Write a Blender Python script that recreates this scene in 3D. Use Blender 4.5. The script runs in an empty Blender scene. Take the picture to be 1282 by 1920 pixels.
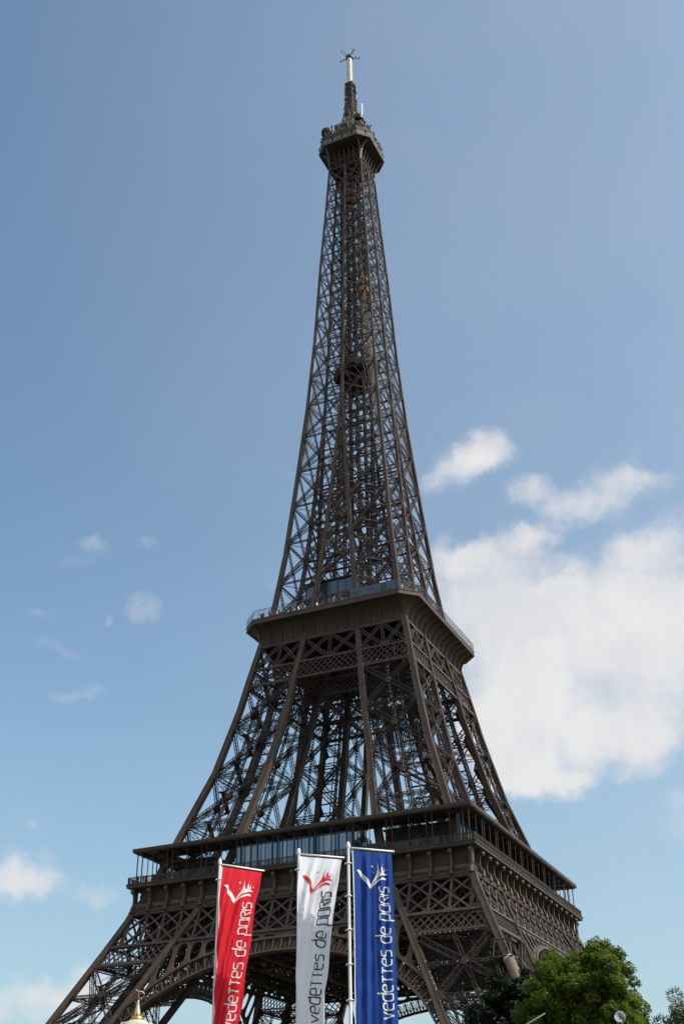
import bpy, bmesh, math, random
import numpy as np
from mathutils import Vector, Matrix
R = math.radians
rng = np.random.default_rng(7)
random.seed(7)
scene = bpy.context.scene
COL = scene.collection

# ------------------------------------------------------------------ camera
cam_d = bpy.data.cameras.new('camera')
cam = bpy.data.objects.new('camera', cam_d); COL.objects.link(cam); scene.camera = cam
cr = Vector((0.90693918, 0.42109549, -0.01182849)); cu = Vector((0.22593489, -0.46252747, 0.8573341)); cf = Vector((-0.35554853, 0.78022235, 0.51462445))
m = Matrix((cr, cu, -cf)).transposed().to_4x4(); m.translation = Vector((98.066, -225.853, 3.509))
cam.matrix_world = m
cam_d.sensor_fit = 'HORIZONTAL'; cam_d.sensor_width = 36.0; cam_d.lens = 36.0 * 2183.129 / 1282
cam_d.clip_start = 0.1; cam_d.clip_end = 20000

# ------------------------------------------------------------------ sun, sky, clouds
SUN_EL, SUN_AZ = R(47), R(9)          # azimuth counted from +x towards +y
sd = Vector((math.cos(SUN_EL)*math.cos(SUN_AZ), math.cos(SUN_EL)*math.sin(SUN_AZ), math.sin(SUN_EL)))
sl = bpy.data.lights.new('sun', 'SUN'); sl.energy = 4.4; sl.angle = R(0.53); sl.color = (1.0, 0.94, 0.85)
so = bpy.data.objects.new('sun', sl); COL.objects.link(so); so.rotation_euler = sd.to_track_quat('Z', 'Y').to_euler(); so.location = (200, 0, 400)
scene.view_settings.view_transform = 'Standard'; scene.view_settings.look = 'None'
scene.view_settings.exposure = 0.0; scene.view_settings.gamma = 1.0; scene.view_settings.use_curve_mapping = False

world = bpy.data.worlds.new('World'); scene.world = world; world.use_nodes = True
wt = world.node_tree; wn = wt.nodes; wl = wt.links; wn.clear()
def WN(t, **kw):
    n = wn.new(t)
    for k, v in kw.items(): setattr(n, k, v)
    return n
w_out = WN('ShaderNodeOutputWorld'); w_bg = WN('ShaderNodeBackground'); w_bg.inputs['Strength'].default_value = 0.15
wl.new(w_bg.outputs[0], w_out.inputs[0])
sky = WN('ShaderNodeTexSky', sky_type='NISHITA', sun_disc=False)
sky.sun_elevation = SUN_EL; sky.sun_rotation = math.pi/2 - SUN_AZ
sky.air_density = 1.0; sky.dust_density = 2.5; sky.ozone_density = 1.0; sky.altitude = 50
tc = WN('ShaderNodeTexCoord')
def wmath(op, a, b=None, c=None, clamp=False):
    n = WN('ShaderNodeMath', operation=op); n.use_clamp = clamp
    for i, x in enumerate((a, b, c)):
        if x is None: continue
        if isinstance(x, (int, float)): n.inputs[i].default_value = x
        else: wl.new(x, n.inputs[i])
    return n.outputs[0]
def wnoise(vec, scale, detail, rough=0.55):
    n = WN('ShaderNodeTexNoise'); n.inputs['Scale'].default_value = scale; n.inputs['Detail'].default_value = detail; n.inputs['Roughness'].default_value = rough
    wl.new(vec, n.inputs['Vector']); return n
wv = WN('ShaderNodeVectorMath', operation='MULTIPLY_ADD')
nz = wnoise(tc.outputs['Generated'], 34, 4)
wsub = WN('ShaderNodeVectorMath', operation='SUBTRACT'); wl.new(nz.outputs['Color'], wsub.inputs[0]); wsub.inputs[1].default_value = (0.5, 0.5, 0.5)
wl.new(wsub.outputs[0], wv.inputs[0]); wv.inputs[1].default_value = (0.040, 0.040, 0.040); wl.new(tc.outputs['Generated'], wv.inputs[2])
# cumulus banks: azimuth, elevation, half width, half height (degrees), density
CLOUDS = [(106.2, 33.7, 1.29, 0.94, 1.0),(107.6, 33.0, 1.43, 0.78, 0.95),(109.1, 32.2, 1.3, 0.78, 0.75),(104.0, 31.6, 1.38, 0.68, 0.66),(102.4, 31.0, 1.82, 0.8, 0.72),(100.7, 30.2, 2.11, 0.8, 0.77),(98.8, 31.4, 1.25, 0.98, 0.83),(97.2, 31.0, 1.48, 0.67, 0.72),(96.9, 28.5, 2.05, 1.33, 0.85),(98.8, 28.0, 2.08, 0.7, 0.6),(108.2, 28.6, 1.69, 0.99, 0.9),(105.6, 28.7, 1.93, 1.09, 1.0),(103.5, 29.1, 1.15, 0.72, 0.9),(107.9, 26.5, 2.59, 2.08, 1.0),(104.1, 26.5, 2.42, 1.55, 1.0),(100.4, 26.8, 2.12, 1.33, 1.0),(97.3, 25.5, 2.63, 1.64, 1.0),(106.2, 23.3, 3.57, 3.07, 1.1),(101.7, 23.5, 3.99, 3.04, 1.1),(97.8, 22.6, 2.66, 3.23, 1.05),(106.7, 19.7, 2.09, 2.34, 1.33),(103.6, 19.4, 3.55, 1.97, 1.33),(99.9, 19.0, 2.13, 1.41, 1.12),(105.5, 18.0, 1.79, 0.98, 1.05),(103.5, 17.3, 1.22, 0.59, 0.84),(98.1, 16.2, 1.17, 0.79, 0.47),(98.3, 15.0, 0.9, 0.91, 0.63),(128.6, 28.8, 1.24, 0.49, 0.64),(129.2, 27.8, 1.01, 0.49, 0.58),(127.0, 25.2, 0.39, 0.49, 0.52),(125.3, 25.9, 0.79, 0.85, 0.58),(125.7, 29.1, 0.48, 0.32, 0.46),(130.8, 25.3, 1.07, 0.51, 0.39),(130.0, 23.7, 1.71, 0.41, 0.38),(128.1, 21.6, 1.38, 0.55, 0.45),(129.7, 15.5, 0.58, 0.43, 0.44),(130.2, 13.4, 1.75, 1.05, 0.72),(128.5, 12.9, 1.3, 0.8, 0.68),(130.7, 12.7, 1.62, 0.87, 0.72),(126.3, 12.7, 1.04, 0.58, 0.72),(129.6, 7.9, 2.74, 1.13, 0.65),(127.6, 8.3, 2.48, 1.14, 0.67),(125.5, 8.8, 2.21, 0.98, 0.65),(121.9, 7.7, 4.73, 1.1, 0.55),(113.4, 7.3, 6.21, 1.1, 0.5),(117.5, 32.8, 0.79, 0.42, 0.38),(118.3, 27.6, 0.78, 0.52, 0.4)]
acc = None
for az, el, sw, sh, w in CLOUDS:
    a, e = R(az), R(el)
    c = Vector((math.cos(e)*math.cos(a), math.cos(e)*math.sin(a), math.sin(e)))
    right = Vector((math.sin(a), -math.cos(a), 0)); up = right.cross(-c) * -1
    up = c.cross(right) * -1 if (c.cross(right)).z < 0 else c.cross(right)
    rotm = Matrix((right, up, right.cross(up))).transposed()
    mp = WN('ShaderNodeMapping', vector_type='TEXTURE')
    mp.inputs['Location'].default_value = c; mp.inputs['Rotation'].default_value = rotm.to_euler()
    mp.inputs['Scale'].default_value = (R(sw)*1.7, R(sh)*1.7, 0.4)
    wl.new(wv.outputs[0], mp.inputs['Vector'])
    ln = WN('ShaderNodeVectorMath', operation='LENGTH'); wl.new(mp.outputs[0], ln.inputs[0])
    mr = WN('ShaderNodeMapRange', interpolation_type='SMOOTHSTEP')
    mr.inputs['From Min'].default_value = 0.0; mr.inputs['From Max'].default_value = 1.0; mr.inputs['To Min'].default_value = w; mr.inputs['To Max'].default_value = 0.0
    wl.new(ln.outputs['Value'], mr.inputs['Value'])
    acc = mr.outputs[0] if acc is None else wmath('ADD', acc, mr.outputs[0])
fbm = wnoise(tc.outputs['Generated'], 19, 10, 0.62)
fbm2 = wnoise(tc.outputs['Generated'], 11, 6, 0.55)
fine = wnoise(tc.outputs['Generated'], 62, 8, 0.65)
fld = wmath('ADD', wmath('MINIMUM', acc, 1.75), wmath('MULTIPLY', wmath('ADD', wmath('MULTIPLY', wmath('SUBTRACT', fbm.outputs['Fac'], 0.5), 1.5), wmath('MULTIPLY', wmath('SUBTRACT', fine.outputs['Fac'], 0.5), 0.55)), wmath('ADD', wmath('MULTIPLY', acc, 1.6, clamp=True), 0.12, clamp=True)))
cov = WN('ShaderNodeMapRange', interpolation_type='SMOOTHSTEP'); wl.new(fld, cov.inputs['Value'])
cov.inputs['From Min'].default_value = 0.10; cov.inputs['From Max'].default_value = 1.62; cov.inputs['To Max'].default_value = 0.95
# elsewhere in the sky (never in this view, but it lights the place): scattered cumulus
sep = WN('ShaderNodeSeparateXYZ'); wl.new(tc.outputs['Generated'], sep.inputs[0])
behind = WN('ShaderNodeMapRange', interpolation_type='SMOOTHSTEP'); wl.new(sep.outputs['Y'], behind.inputs['Value'])
behind.inputs['From Min'].default_value = 0.15; behind.inputs['From Max'].default_value = -0.25; behind.inputs['To Min'].default_value = 0; behind.inputs['To Max'].default_value = 1
fb3 = wnoise(tc.outputs['Generated'], 3.2, 6, 0.55)
cov3 = WN('ShaderNodeMapRange', interpolation_type='SMOOTHSTEP'); wl.new(fb3.outputs['Fac'], cov3.inputs['Value'])
cov3.inputs['From Min'].default_value = 0.42; cov3.inputs['From Max'].default_value = 0.62; cov3.inputs['To Max'].default_value = 0.9
# smooth pale veil added to brighten the sky towards the sun side
vd = Vector((math.cos(R(38))*math.cos(R(82)), math.cos(R(38))*math.sin(R(82)), math.sin(R(38))))
vdot = WN('ShaderNodeVectorMath', operation='DOT_PRODUCT'); wl.new(tc.outputs['Generated'], vdot.inputs[0]); vdot.inputs[1].default_value = vd
veil = WN('ShaderNodeMapRange', interpolation_type='SMOOTHSTEP'); wl.new(vdot.outputs['Value'], veil.inputs['Value'])
veil.inputs['From Min'].default_value = 0.70; veil.inputs['From Max'].default_value = 1.0; veil.inputs['To Min'].default_value = 0.0; veil.inputs['To Max'].default_value = 0.15
vmod = wmath('MULTIPLY', veil.outputs[0], 0.85)
cov1 = wmath('ADD', cov.outputs[0], wmath('MULTIPLY', vmod, wmath('SUBTRACT', 1.0, cov.outputs[0])))
covall = wmath('MAXIMUM', cov1, wmath('MULTIPLY', cov3.outputs[0], behind.outputs[0]))
ccol = WN('ShaderNodeMix', data_type='RGBA')
shade = WN('ShaderNodeMapRange'); wl.new(fbm2.outputs['Fac'], shade.inputs['Value']); shade.inputs['From Min'].default_value = 0.35; shade.inputs['From Max'].default_value = 0.62
wl.new(shade.outputs[0], ccol.inputs[0])
ccol.inputs['A'].default_value = (4.8, 4.9, 5.1, 1); ccol.inputs['B'].default_value = (5.75, 5.65, 5.55, 1)
tint = WN('ShaderNodeMix', data_type='RGBA', blend_type='MULTIPLY'); tint.inputs[0].default_value = 1.0
hz = WN('ShaderNodeMix', data_type='RGBA'); hs = WN('ShaderNodeSeparateXYZ'); wl.new(tc.outputs['Generated'], hs.inputs[0])
hm = WN('ShaderNodeMapRange', interpolation_type='SMOOTHSTEP'); wl.new(hs.outputs['Z'], hm.inputs['Value']); hm.inputs['From Min'].default_value = 0.0; hm.inputs['From Max'].default_value = 0.5; hm.inputs['To Min'].default_value = 0.32; hm.inputs['To Max'].default_value = 0.0
wl.new(hm.outputs[0], hz.inputs[0]); wl.new(sky.outputs[0], hz.inputs['A']); hz.inputs['B'].default_value = (2.9, 3.0, 3.35, 1)
wl.new(hz.outputs['Result'], tint.inputs['A']); tint.inputs['B'].default_value = (1.10, 1.27, 1.215, 1)
mixc = WN('ShaderNodeMix', data_type='RGBA'); wl.new(covall, mixc.inputs[0]); wl.new(tint.outputs['Result'], mixc.inputs['A']); wl.new(ccol.outputs['Result'], mixc.inputs['B'])
wl.new(mixc.outputs['Result'], w_bg.inputs['Color'])

# ------------------------------------------------------------------ materials
def mat(name, col, rough=0.55, metal=0.0, var=0.0, vscale=3.0, spec=0.3, trans=0.0, bump=0.0, col2=None):
    mt = bpy.data.materials.new(name); mt.use_nodes = True
    nt = mt.node_tree; b = nt.nodes['Principled BSDF']
    b.inputs['Base Color'].default_value = (*col, 1); b.inputs['Roughness'].default_value = rough; b.inputs['Metallic'].default_value = metal
    b.inputs['Specular IOR Level'].default_value = spec
    if var or col2:
        t = nt.nodes.new('ShaderNodeTexCoord'); n = nt.nodes.new('ShaderNodeTexNoise'); n.inputs['Scale'].default_value = vscale; n.inputs['Detail'].default_value = 6
        nt.links.new(t.outputs['Object'], n.inputs['Vector'])
        r = nt.nodes.new('ShaderNodeValToRGB'); nt.links.new(n.outputs['Fac'], r.inputs[0])
        a = col2 if col2 else tuple(c*(1+var) for c in col); d = tuple(c*(1-var) for c in col)
        r.color_ramp.elements[0].position = 0.3; r.color_ramp.elements[1].position = 0.7
        r.color_ramp.elements[0].color = (*d, 1); r.color_ramp.elements[1].color = (*a, 1)
        nt.links.new(r.outputs[0], b.inputs['Base Color'])
        if bump:
            bp = nt.nodes.new('ShaderNodeBump'); bp.inputs['Strength'].default_value = bump; nt.links.new(n.outputs['Fac'], bp.inputs['Height']); nt.links.new(bp.outputs[0], b.inputs['Normal'])
    if trans:
        tr = nt.nodes.new('ShaderNodeBsdfTranslucent'); mx = nt.nodes.new('ShaderNodeMixShader'); mx.inputs[0].default_value = trans
        src = b.inputs['Base Color']
        if src.is_linked: nt.links.new(src.links[0].from_socket, tr.inputs[0])
        else: tr.inputs[0].default_value = (*col, 1)
        nt.links.new(b.outputs[0], mx.inputs[1]); nt.links.new(tr.outputs[0], mx.inputs[2]); nt.links.new(mx.outputs[0], nt.nodes['Material Output'].inputs[0])
    return mt
M = {}
def iron(name, c, rough=.5, k=1.0):
    mt = mat(name, c, rough, var=.22*k, vscale=.3); nt = mt.node_tree; b = nt.nodes['Principled BSDF']; src = b.inputs['Base Color'].links[0].from_socket
    t_ = nt.nodes['Texture Coordinate'].outputs['Object']
    mp = nt.nodes.new('ShaderNodeMapping'); mp.inputs['Scale'].default_value = (2.2, 2.2, .22); nt.links.new(t_, mp.inputs[0])
    n_ = nt.nodes.new('ShaderNodeTexNoise'); n_.inputs['Scale'].default_value = 1.0; n_.inputs['Detail'].default_value = 8; n_.inputs['Roughness'].default_value = .65; nt.links.new(mp.outputs[0], n_.inputs['Vector'])
    rm = nt.nodes.new('ShaderNodeMapRange'); rm.inputs['From Min'].default_value = .48; rm.inputs['From Max'].default_value = .72; rm.inputs['To Max'].default_value = .7; nt.links.new(n_.outputs['Fac'], rm.inputs['Value'])
    mx = nt.nodes.new('ShaderNodeMix'); mx.data_type = 'RGBA'; nt.links.new(rm.outputs[0], mx.inputs[0]); nt.links.new(src, mx.inputs['A']); mx.inputs['B'].default_value = (c[0]*1.25, c[1]*.95, c[2]*.75, 1); nt.links.new(mx.outputs['Result'], b.inputs['Base Color'])
    return mt
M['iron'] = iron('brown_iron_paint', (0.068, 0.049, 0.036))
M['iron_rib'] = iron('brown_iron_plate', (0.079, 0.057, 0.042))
M['iron_shaded'] = iron('shade_darkened_iron', (0.044, 0.032, 0.025), .6)  # darker copy of the brown iron: interior shade is put into the colour
M['frieze'] = iron('frieze_iron_paint', (0.056, 0.041, 0.030), .55)
M['gold'] = mat('gilt_letters', (0.24, 0.185, 0.105), 0.5, metal=0.2)
M['glass'] = mat('pavilion_glass', (0.21, 0.26, 0.29), 0.05, metal=0.75, spec=1.0)
M['dark_glass'] = mat('dark_glass', (0.012, 0.016, 0.02), 0.12, spec=0.5)
M['net'] = mat('safety_net', (0.014, 0.013, 0.012), 0.9)
M['white_metal'] = mat('white_enamel', (0.72, 0.71, 0.68), 0.35, var=0.05, vscale=4)
M['radome'] = mat('white_radome', (0.75, 0.74, 0.70), 0.4, var=0.12, vscale=1.5)
M['bulb'] = mat('bulb_glass', (0.85, 0.85, 0.85), 0.2, spec=0.6)  # white base stands in for sky reflected in the clear bulbs
M['band'] = mat('cream_band', (0.24, 0.19, 0.15), 0.5, var=0.2, vscale=1.0)
M['teal'] = mat('verdigris_paint', (0.13, 0.17, 0.15), 0.5)
M['antenna'] = mat('antenna_grey', (0.11, 0.095, 0.078), 0.5, var=0.35, vscale=2)
M['limestone'] = mat('limestone', (0.42, 0.38, 0.30), 0.85, var=0.2, vscale=0.8)
M['rail'] = mat('rail_grey', (0.11, 0.095, 0.085), 0.45)
M['yellow'] = mat('lift_yellow', (0.46, 0.20, 0.03), 0.4)
M['red'] = mat('lift_red', (0.32, 0.03, 0.02), 0.4)
M['cloth_red'] = mat('red_cloth', (0.72, 0.022, 0.038), 0.75, trans=0.35, spec=0.15)
M['cloth_white'] = mat('white_cloth', (0.90, 0.91, 0.95), 0.75, trans=0.35, spec=0.15)
M['cloth_blue'] = mat('blue_cloth', (0.018, 0.062, 0.27), 0.75, trans=0.25, spec=0.15)
M['print_white'] = mat('white_print', (0.80, 0.80, 0.80), 0.7, trans=0.2)
M['print_black'] = mat('charcoal_print', (0.03, 0.03, 0.045), 0.7)
M['print_red'] = mat('red_print', (0.62, 0.03, 0.05), 0.7, trans=0.2)
M['pole'] = mat('flagpole_white', (0.80, 0.79, 0.77), 0.3, var=0.04, vscale=8)

# ------------------------------------------------------------------ object helpers
def tag(o, label=None, cat=None, group=None, kind=None):
    if label: o['label'] = label
    if cat: o['category'] = cat
    if group: o['group'] = group
    if kind: o['kind'] = kind
    return o
def empty(name, loc=(0, 0, 0), label=None, cat=None, group=None):
    o = bpy.data.objects.new(name, None); COL.objects.link(o); o.location = loc; o.empty_display_size = 0.5
    return tag(o, label, cat, group)
def V3(*a): return np.array(a, float)
class MB:
    """collects bars (boxes along a segment) and loose polygons, links them as one mesh"""
    def __init__(s): s.seg = []; s.v = []; s.f = []; s.smooth = False
    def bars(s, P, Q, w, h, N):
        P = np.atleast_2d(P); Q = np.atleast_2d(Q); n = len(P)
        s.seg.append((P, Q, np.broadcast_to(w, (n,)), np.broadcast_to(h, (n,)), np.broadcast_to(N, (n, 3))))
    def bar(s, p, q, w, h=None, n=(0, 0, 1), cap=False):
        h = w if h is None else h
        s.bars(np.array(p, float), np.array(q, float), w, h, np.array(n, float))
        if cap:
            p = np.array(p, float); q = np.array(q, float); ax = (q-p)/np.linalg.norm(q-p); N = np.array(n, float)
            sd_ = np.cross(ax, N)
            if np.linalg.norm(sd_) < 1e-6: sd_ = np.cross(ax, [1, 0, 0.1])
            sd_ /= np.linalg.norm(sd_); nn = np.cross(sd_, ax)
            for c, fl in ((p, 1), (q, -1)):
                k = [c+sd_*w/2*a+nn*h/2*b for a, b in ((-1, -1), (1, -1), (1, 1), (-1, 1))]
                s.poly(k[::fl])
    def poly(s, pts):
        b = len(s.v); s.v += [tuple(p) for p in pts]; s.f.append(tuple(range(b, b+len(pts))))
    def mesh(s, verts, faces):
        b = len(s.v); s.v += [tuple(p) for p in verts]; s.f += [tuple(i+b for i in f) for f in faces]
    def box(s, c, d):
        x, y, z = c; a, b, e = d[0]/2, d[1]/2, d[2]/2
        vs = [(x+i*a, y+j*b, z+k*e) for i in (-1, 1) for j in (-1, 1) for k in (-1, 1)]
        s.mesh(vs, [(0, 1, 3, 2), (4, 6, 7, 5), (0, 4, 5, 1), (2, 3, 7, 6), (0, 2, 6, 4), (1, 5, 7, 3)])
    def tube(s, pts, rad, k=8, caps=True):
        pts = [np.array(p, float) for p in pts]; n = len(pts); rad = [rad]*n if isinstance(rad, (int, float)) else rad
        vs = []; prev = None
        for i, p in enumerate(pts):
            t = pts[min(i+1, n-1)]-pts[max(i-1, 0)]; t = t/np.linalg.norm(t)
            if prev is None:
                a = np.cross(t, [0, 0, 1.0]);
                if np.linalg.norm(a) < 1e-3: a = np.cross(t, [1.0, 0, 0])
            else: a = prev-t*(prev@t)
            a = a/np.linalg.norm(a); prev = a; b = np.cross(t, a)
            vs += [p+rad[i]*(a*math.cos(2*math.pi*j/k)+b*math.sin(2*math.pi*j/k)) for j in range(k)]
        fs = [(i*k+j, i*k+(j+1) % k, (i+1)*k+(j+1) % k, (i+1)*k+j) for i in range(n-1) for j in range(k)]
        if caps: fs += [tuple(range(k))[::-1], tuple(range((n-1)*k, n*k))]
        s.mesh(vs, fs)
    def lathe(s, prof, c=(0, 0, 0), k=20, axis=None):
        vs = []
        for r, z in prof: vs += [(c[0]+r*math.cos(2*math.pi*j/k), c[1]+r*math.sin(2*math.pi*j/k), c[2]+z) for j in range(k)]
        n = len(prof)
        s.mesh(vs, [(i*k+j, i*k+(j+1) % k, (i+1)*k+(j+1) % k, (i+1)*k+j) for i in range(n-1) for j in range(k)])
    def build(s, name, m, parent=None, smooth=False):
        V = []; F = []
        base = 0
        if s.seg:
            P = np.concatenate([a[0] for a in s.seg]); Q = np.concatenate([a[1] for a in s.seg]); W = np.concatenate([a[2] for a in s.seg])[:, None]
            H = np.concatenate([a[3] for a in s.seg])[:, None]; N = np.concatenate([a[4] for a in s.seg]).astype(float)
            ax = Q-P; ax /= np.linalg.norm(ax, axis=1, keepdims=True)+1e-12
            sd_ = np.cross(ax, N); L = np.linalg.norm(sd_, axis=1, keepdims=True)
            bad = (L < 1e-4)[:, 0]
            if bad.any(): sd_[bad] = np.cross(ax[bad], np.array([0.9, 0.1, 0.2])); L = np.linalg.norm(sd_, axis=1, keepdims=True)
            sd_ /= L; nn = np.cross(sd_, ax)
            cs = [(-1, -1), (1, -1), (1, 1), (-1, 1)]
            vv = np.stack([E+sd_*W/2*a+nn*H/2*b for E in (P, Q) for a, b in cs], 1)   # n,8,3
            n = len(P); V = vv.reshape(-1, 3)
            q = np.array([[0, 1, 5, 4], [1, 2, 6, 5], [2, 3, 7, 6], [3, 0, 4, 7]])
            F = (np.arange(n)[:, None, None]*8+q[None]).reshape(-1, 4)
            base = n*8
        me = bpy.data.meshes.new(name)
        ev = np.array(s.v, float).reshape(-1, 3)
        allv = np.concatenate([V, ev]) if base else ev
        lens = [4]*len(F) + [len(f) for f in s.f]
        loops = list(np.asarray(F).ravel()) if base else []
        loops = np.concatenate([np.asarray(F, int).ravel() if base else np.zeros(0, int), np.array([i+base for f in s.f for i in f], int)])
        me.vertices.add(len(allv)); me.vertices.foreach_set('co', allv.ravel())
        me.loops.add(len(loops)); me.loops.foreach_set('vertex_index', loops.astype(np.int32))
        me.polygons.add(len(lens)); st = np.concatenate([[0], np.cumsum(lens)[:-1]]).astype(np.int32)
        me.polygons.foreach_set('loop_start', st)
        try: me.polygons.foreach_set('loop_total', np.array(lens, np.int32))
        except Exception: pass
        me.polygons.foreach_set('use_smooth', np.full(len(lens), bool(smooth)))
        me.update(calc_edges=True); me.validate()
        for mm in (m if isinstance(m, (list, tuple)) else [m]): me.materials.append(mm)
        o = bpy.data.objects.new(name, me); COL.objects.link(o)
        if parent is not None: o.parent = parent
        return o
def nrm(a): a = np.array(a, float); return a/np.linalg.norm(a)
def girder(mb, p, q, w, d, n, c=0.14, l=0.07, step=None, cross=False, sides=True):
    """lattice box girder: four chords and zigzag lacing"""
    p = np.array(p, float); q = np.array(q, float); n = nrm(n); ax = q-p; L = np.linalg.norm(ax); ax /= L
    n = nrm(n-ax*(n@ax)); t = np.cross(n, ax); step = step or w
    k = max(2, int(round(L/step))); s = np.linspace(0, L, k+1)
    pt = lambda a, b: p+t*a*(w-c)/2+n*b*(d-c)/2
    for b in ((-1, 1) if d > 0 else (0,)):
        for a in (-1, 1): mb.bar(pt(a, b), pt(a, b)+ax*L, c, c, n)
        sg = np.where(np.arange(k+1) % 2 == 0, -1.0, 1.0)
        for f in ((1, -1) if cross else (1,)):
            A = p+ax*s[:, None]+t*(f*sg[:, None])*(w-c)/2+n*b*(d-c)/2
            mb.bars(A[:-1], A[1:], l, l*0.5, n)
    if d > 0 and sides:
        for a in (-1, 1):
            A = p+ax*s[:, None]+t*a*(w-c)/2+n*sg[:, None]*(d-c)/2
            mb.bars(A[:-1], A[1:], l*0.8, l*0.5, t)
def gusset(mb, c, n, up, w, h, th=0.1):
    c = np.array(c, float); n = nrm(n); up = nrm(np.array(up, float)-n*(np.array(up, float)@n)); r = np.cross(up, n)
    k = [(-.5, -.25), (-.25, -.5), (.25, -.5), (.5, -.25), (.5, .25), (.25, .5), (-.25, .5), (-.5, .25)]
    A = [c+r*a*w+up*b*h+n*th/2 for a, b in k]; B = [x-n*th for x in A]
    mb.mesh(A+B, [tuple(range(8)), tuple(range(15, 7, -1))]+[(i, i+8, (i+1) % 8+8, (i+1) % 8) for i in range(8)])
def rib(mb, fn, zs, size, flange=True):
    """square riveted box rib along fn(z)"""
    zs = list(zs); vs = []
    for z in zs:
        x, y, _ = fn(z); h = size(z)/2
        vs += [(x+a*h, y+b*h, z) for a, b in ((-1, -1), (1, -1), (1, 1), (-1, 1))]
    n = len(zs)
    mb.mesh(vs, [(i*4+j, i*4+(j+1) % 4, i*4+4+(j+1) % 4, i*4+4+j) for i in range(n-1) for j in range(4)]+[(3, 2, 1, 0), tuple(range(4*n-4, 4*n))])
    if flange:
        for z0, z1 in zip(zs[:-1], zs[1:]):
            for a, b in ((-1, -1), (1, -1), (1, 1), (-1, 1)):
                h0 = size(z0)/2; h1 = size(z1)/2; p = fn(z0); q = fn(z1)
                mb.bar((p[0]+a*h0, p[1]+b*h0, z0), (q[0]+a*h1, q[1]+b*h1, z1), 0.16*size(z0), 0.16*size(z0), (a, 0, 0))

# ------------------------------------------------------------------ setting: ground
GZ = 1.5
g = MB(); g.poly([(-6000, -6000, GZ), (6000, -6000, GZ), (6000, 6000, GZ), (-6000, 6000, GZ)])
tag(g.build('ground', mat('gravel_and_lawn_ground', (0.10, 0.095, 0.07), 0.9, var=0.15, vscale=0.2)), kind='structure')

# ------------------------------------------------------------------ the tower: profiles measured in metres
FZ = [0, 32.7, 45.4, 49.6, 52.3, 57, 67, 81.5, 96, 103, 111, 121.7, 135.5, 155, 179, 202, 229, 246, 267.6, 290]
FH = [59.6, 43.5, 37.3, 35.3, 34.3, 31.8, 28.5, 23.6, 20.2, 18.9, 17.3, 15.1, 13.4, 11.7, 9.75, 8.3, 7.1, 6.15, 5.05, 4.2]
LZ = [0, 32.7, 45.4, 57, 67, 81.5, 96, 103, 111, 121.7, 135.5, 155, 179, 202, 229, 246, 267.6, 290]
LH = [59.6, 43.5, 37.3, 31.8, 28.5, 23.6, 20.2, 18.9, 17.3, 15.1, 13.4, 11.7, 9.75, 8.3, 7.1, 6.15, 5.05, 4.2]
IZ = [0, 28.2, 36.8, 42.8, 52.2, 57, 67, 74.5, 81.5, 93.5, 101, 111, 121.5, 138.6, 151, 160, 170, 182]
IH = [46.6, 31.8, 27.5, 24.25, 19.2, 16.7, 14.1, 12.5, 11.2, 8.8, 7.9, 6.4, 5.0, 3.2, 2.15, 1.45, .8, 0.0]
F_ = lambda z: float(np.interp(z, FZ, FH))
O_ = lambda z: float(np.interp(z, LZ, LH))
I_ = lambda z: float(np.interp(z, IZ, IH))
tower = empty('lattice_tower', (0, 0, GZ-1.5), 'towering brown iron lattice tower with three platforms and a white tipped antenna mast', 'tower')
def face(k, x, z, off=0.0, prof=F_):
    h = prof(z)+off
    return V3(*[(x, -h, z), (h, x, z), (-x, h, z), (-h, -x, z)][k])
FN = [V3(0, -1, 0), V3(1, 0, 0), V3(0, 1, 0), V3(-1, 0, 0)]
bulbs = []

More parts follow.
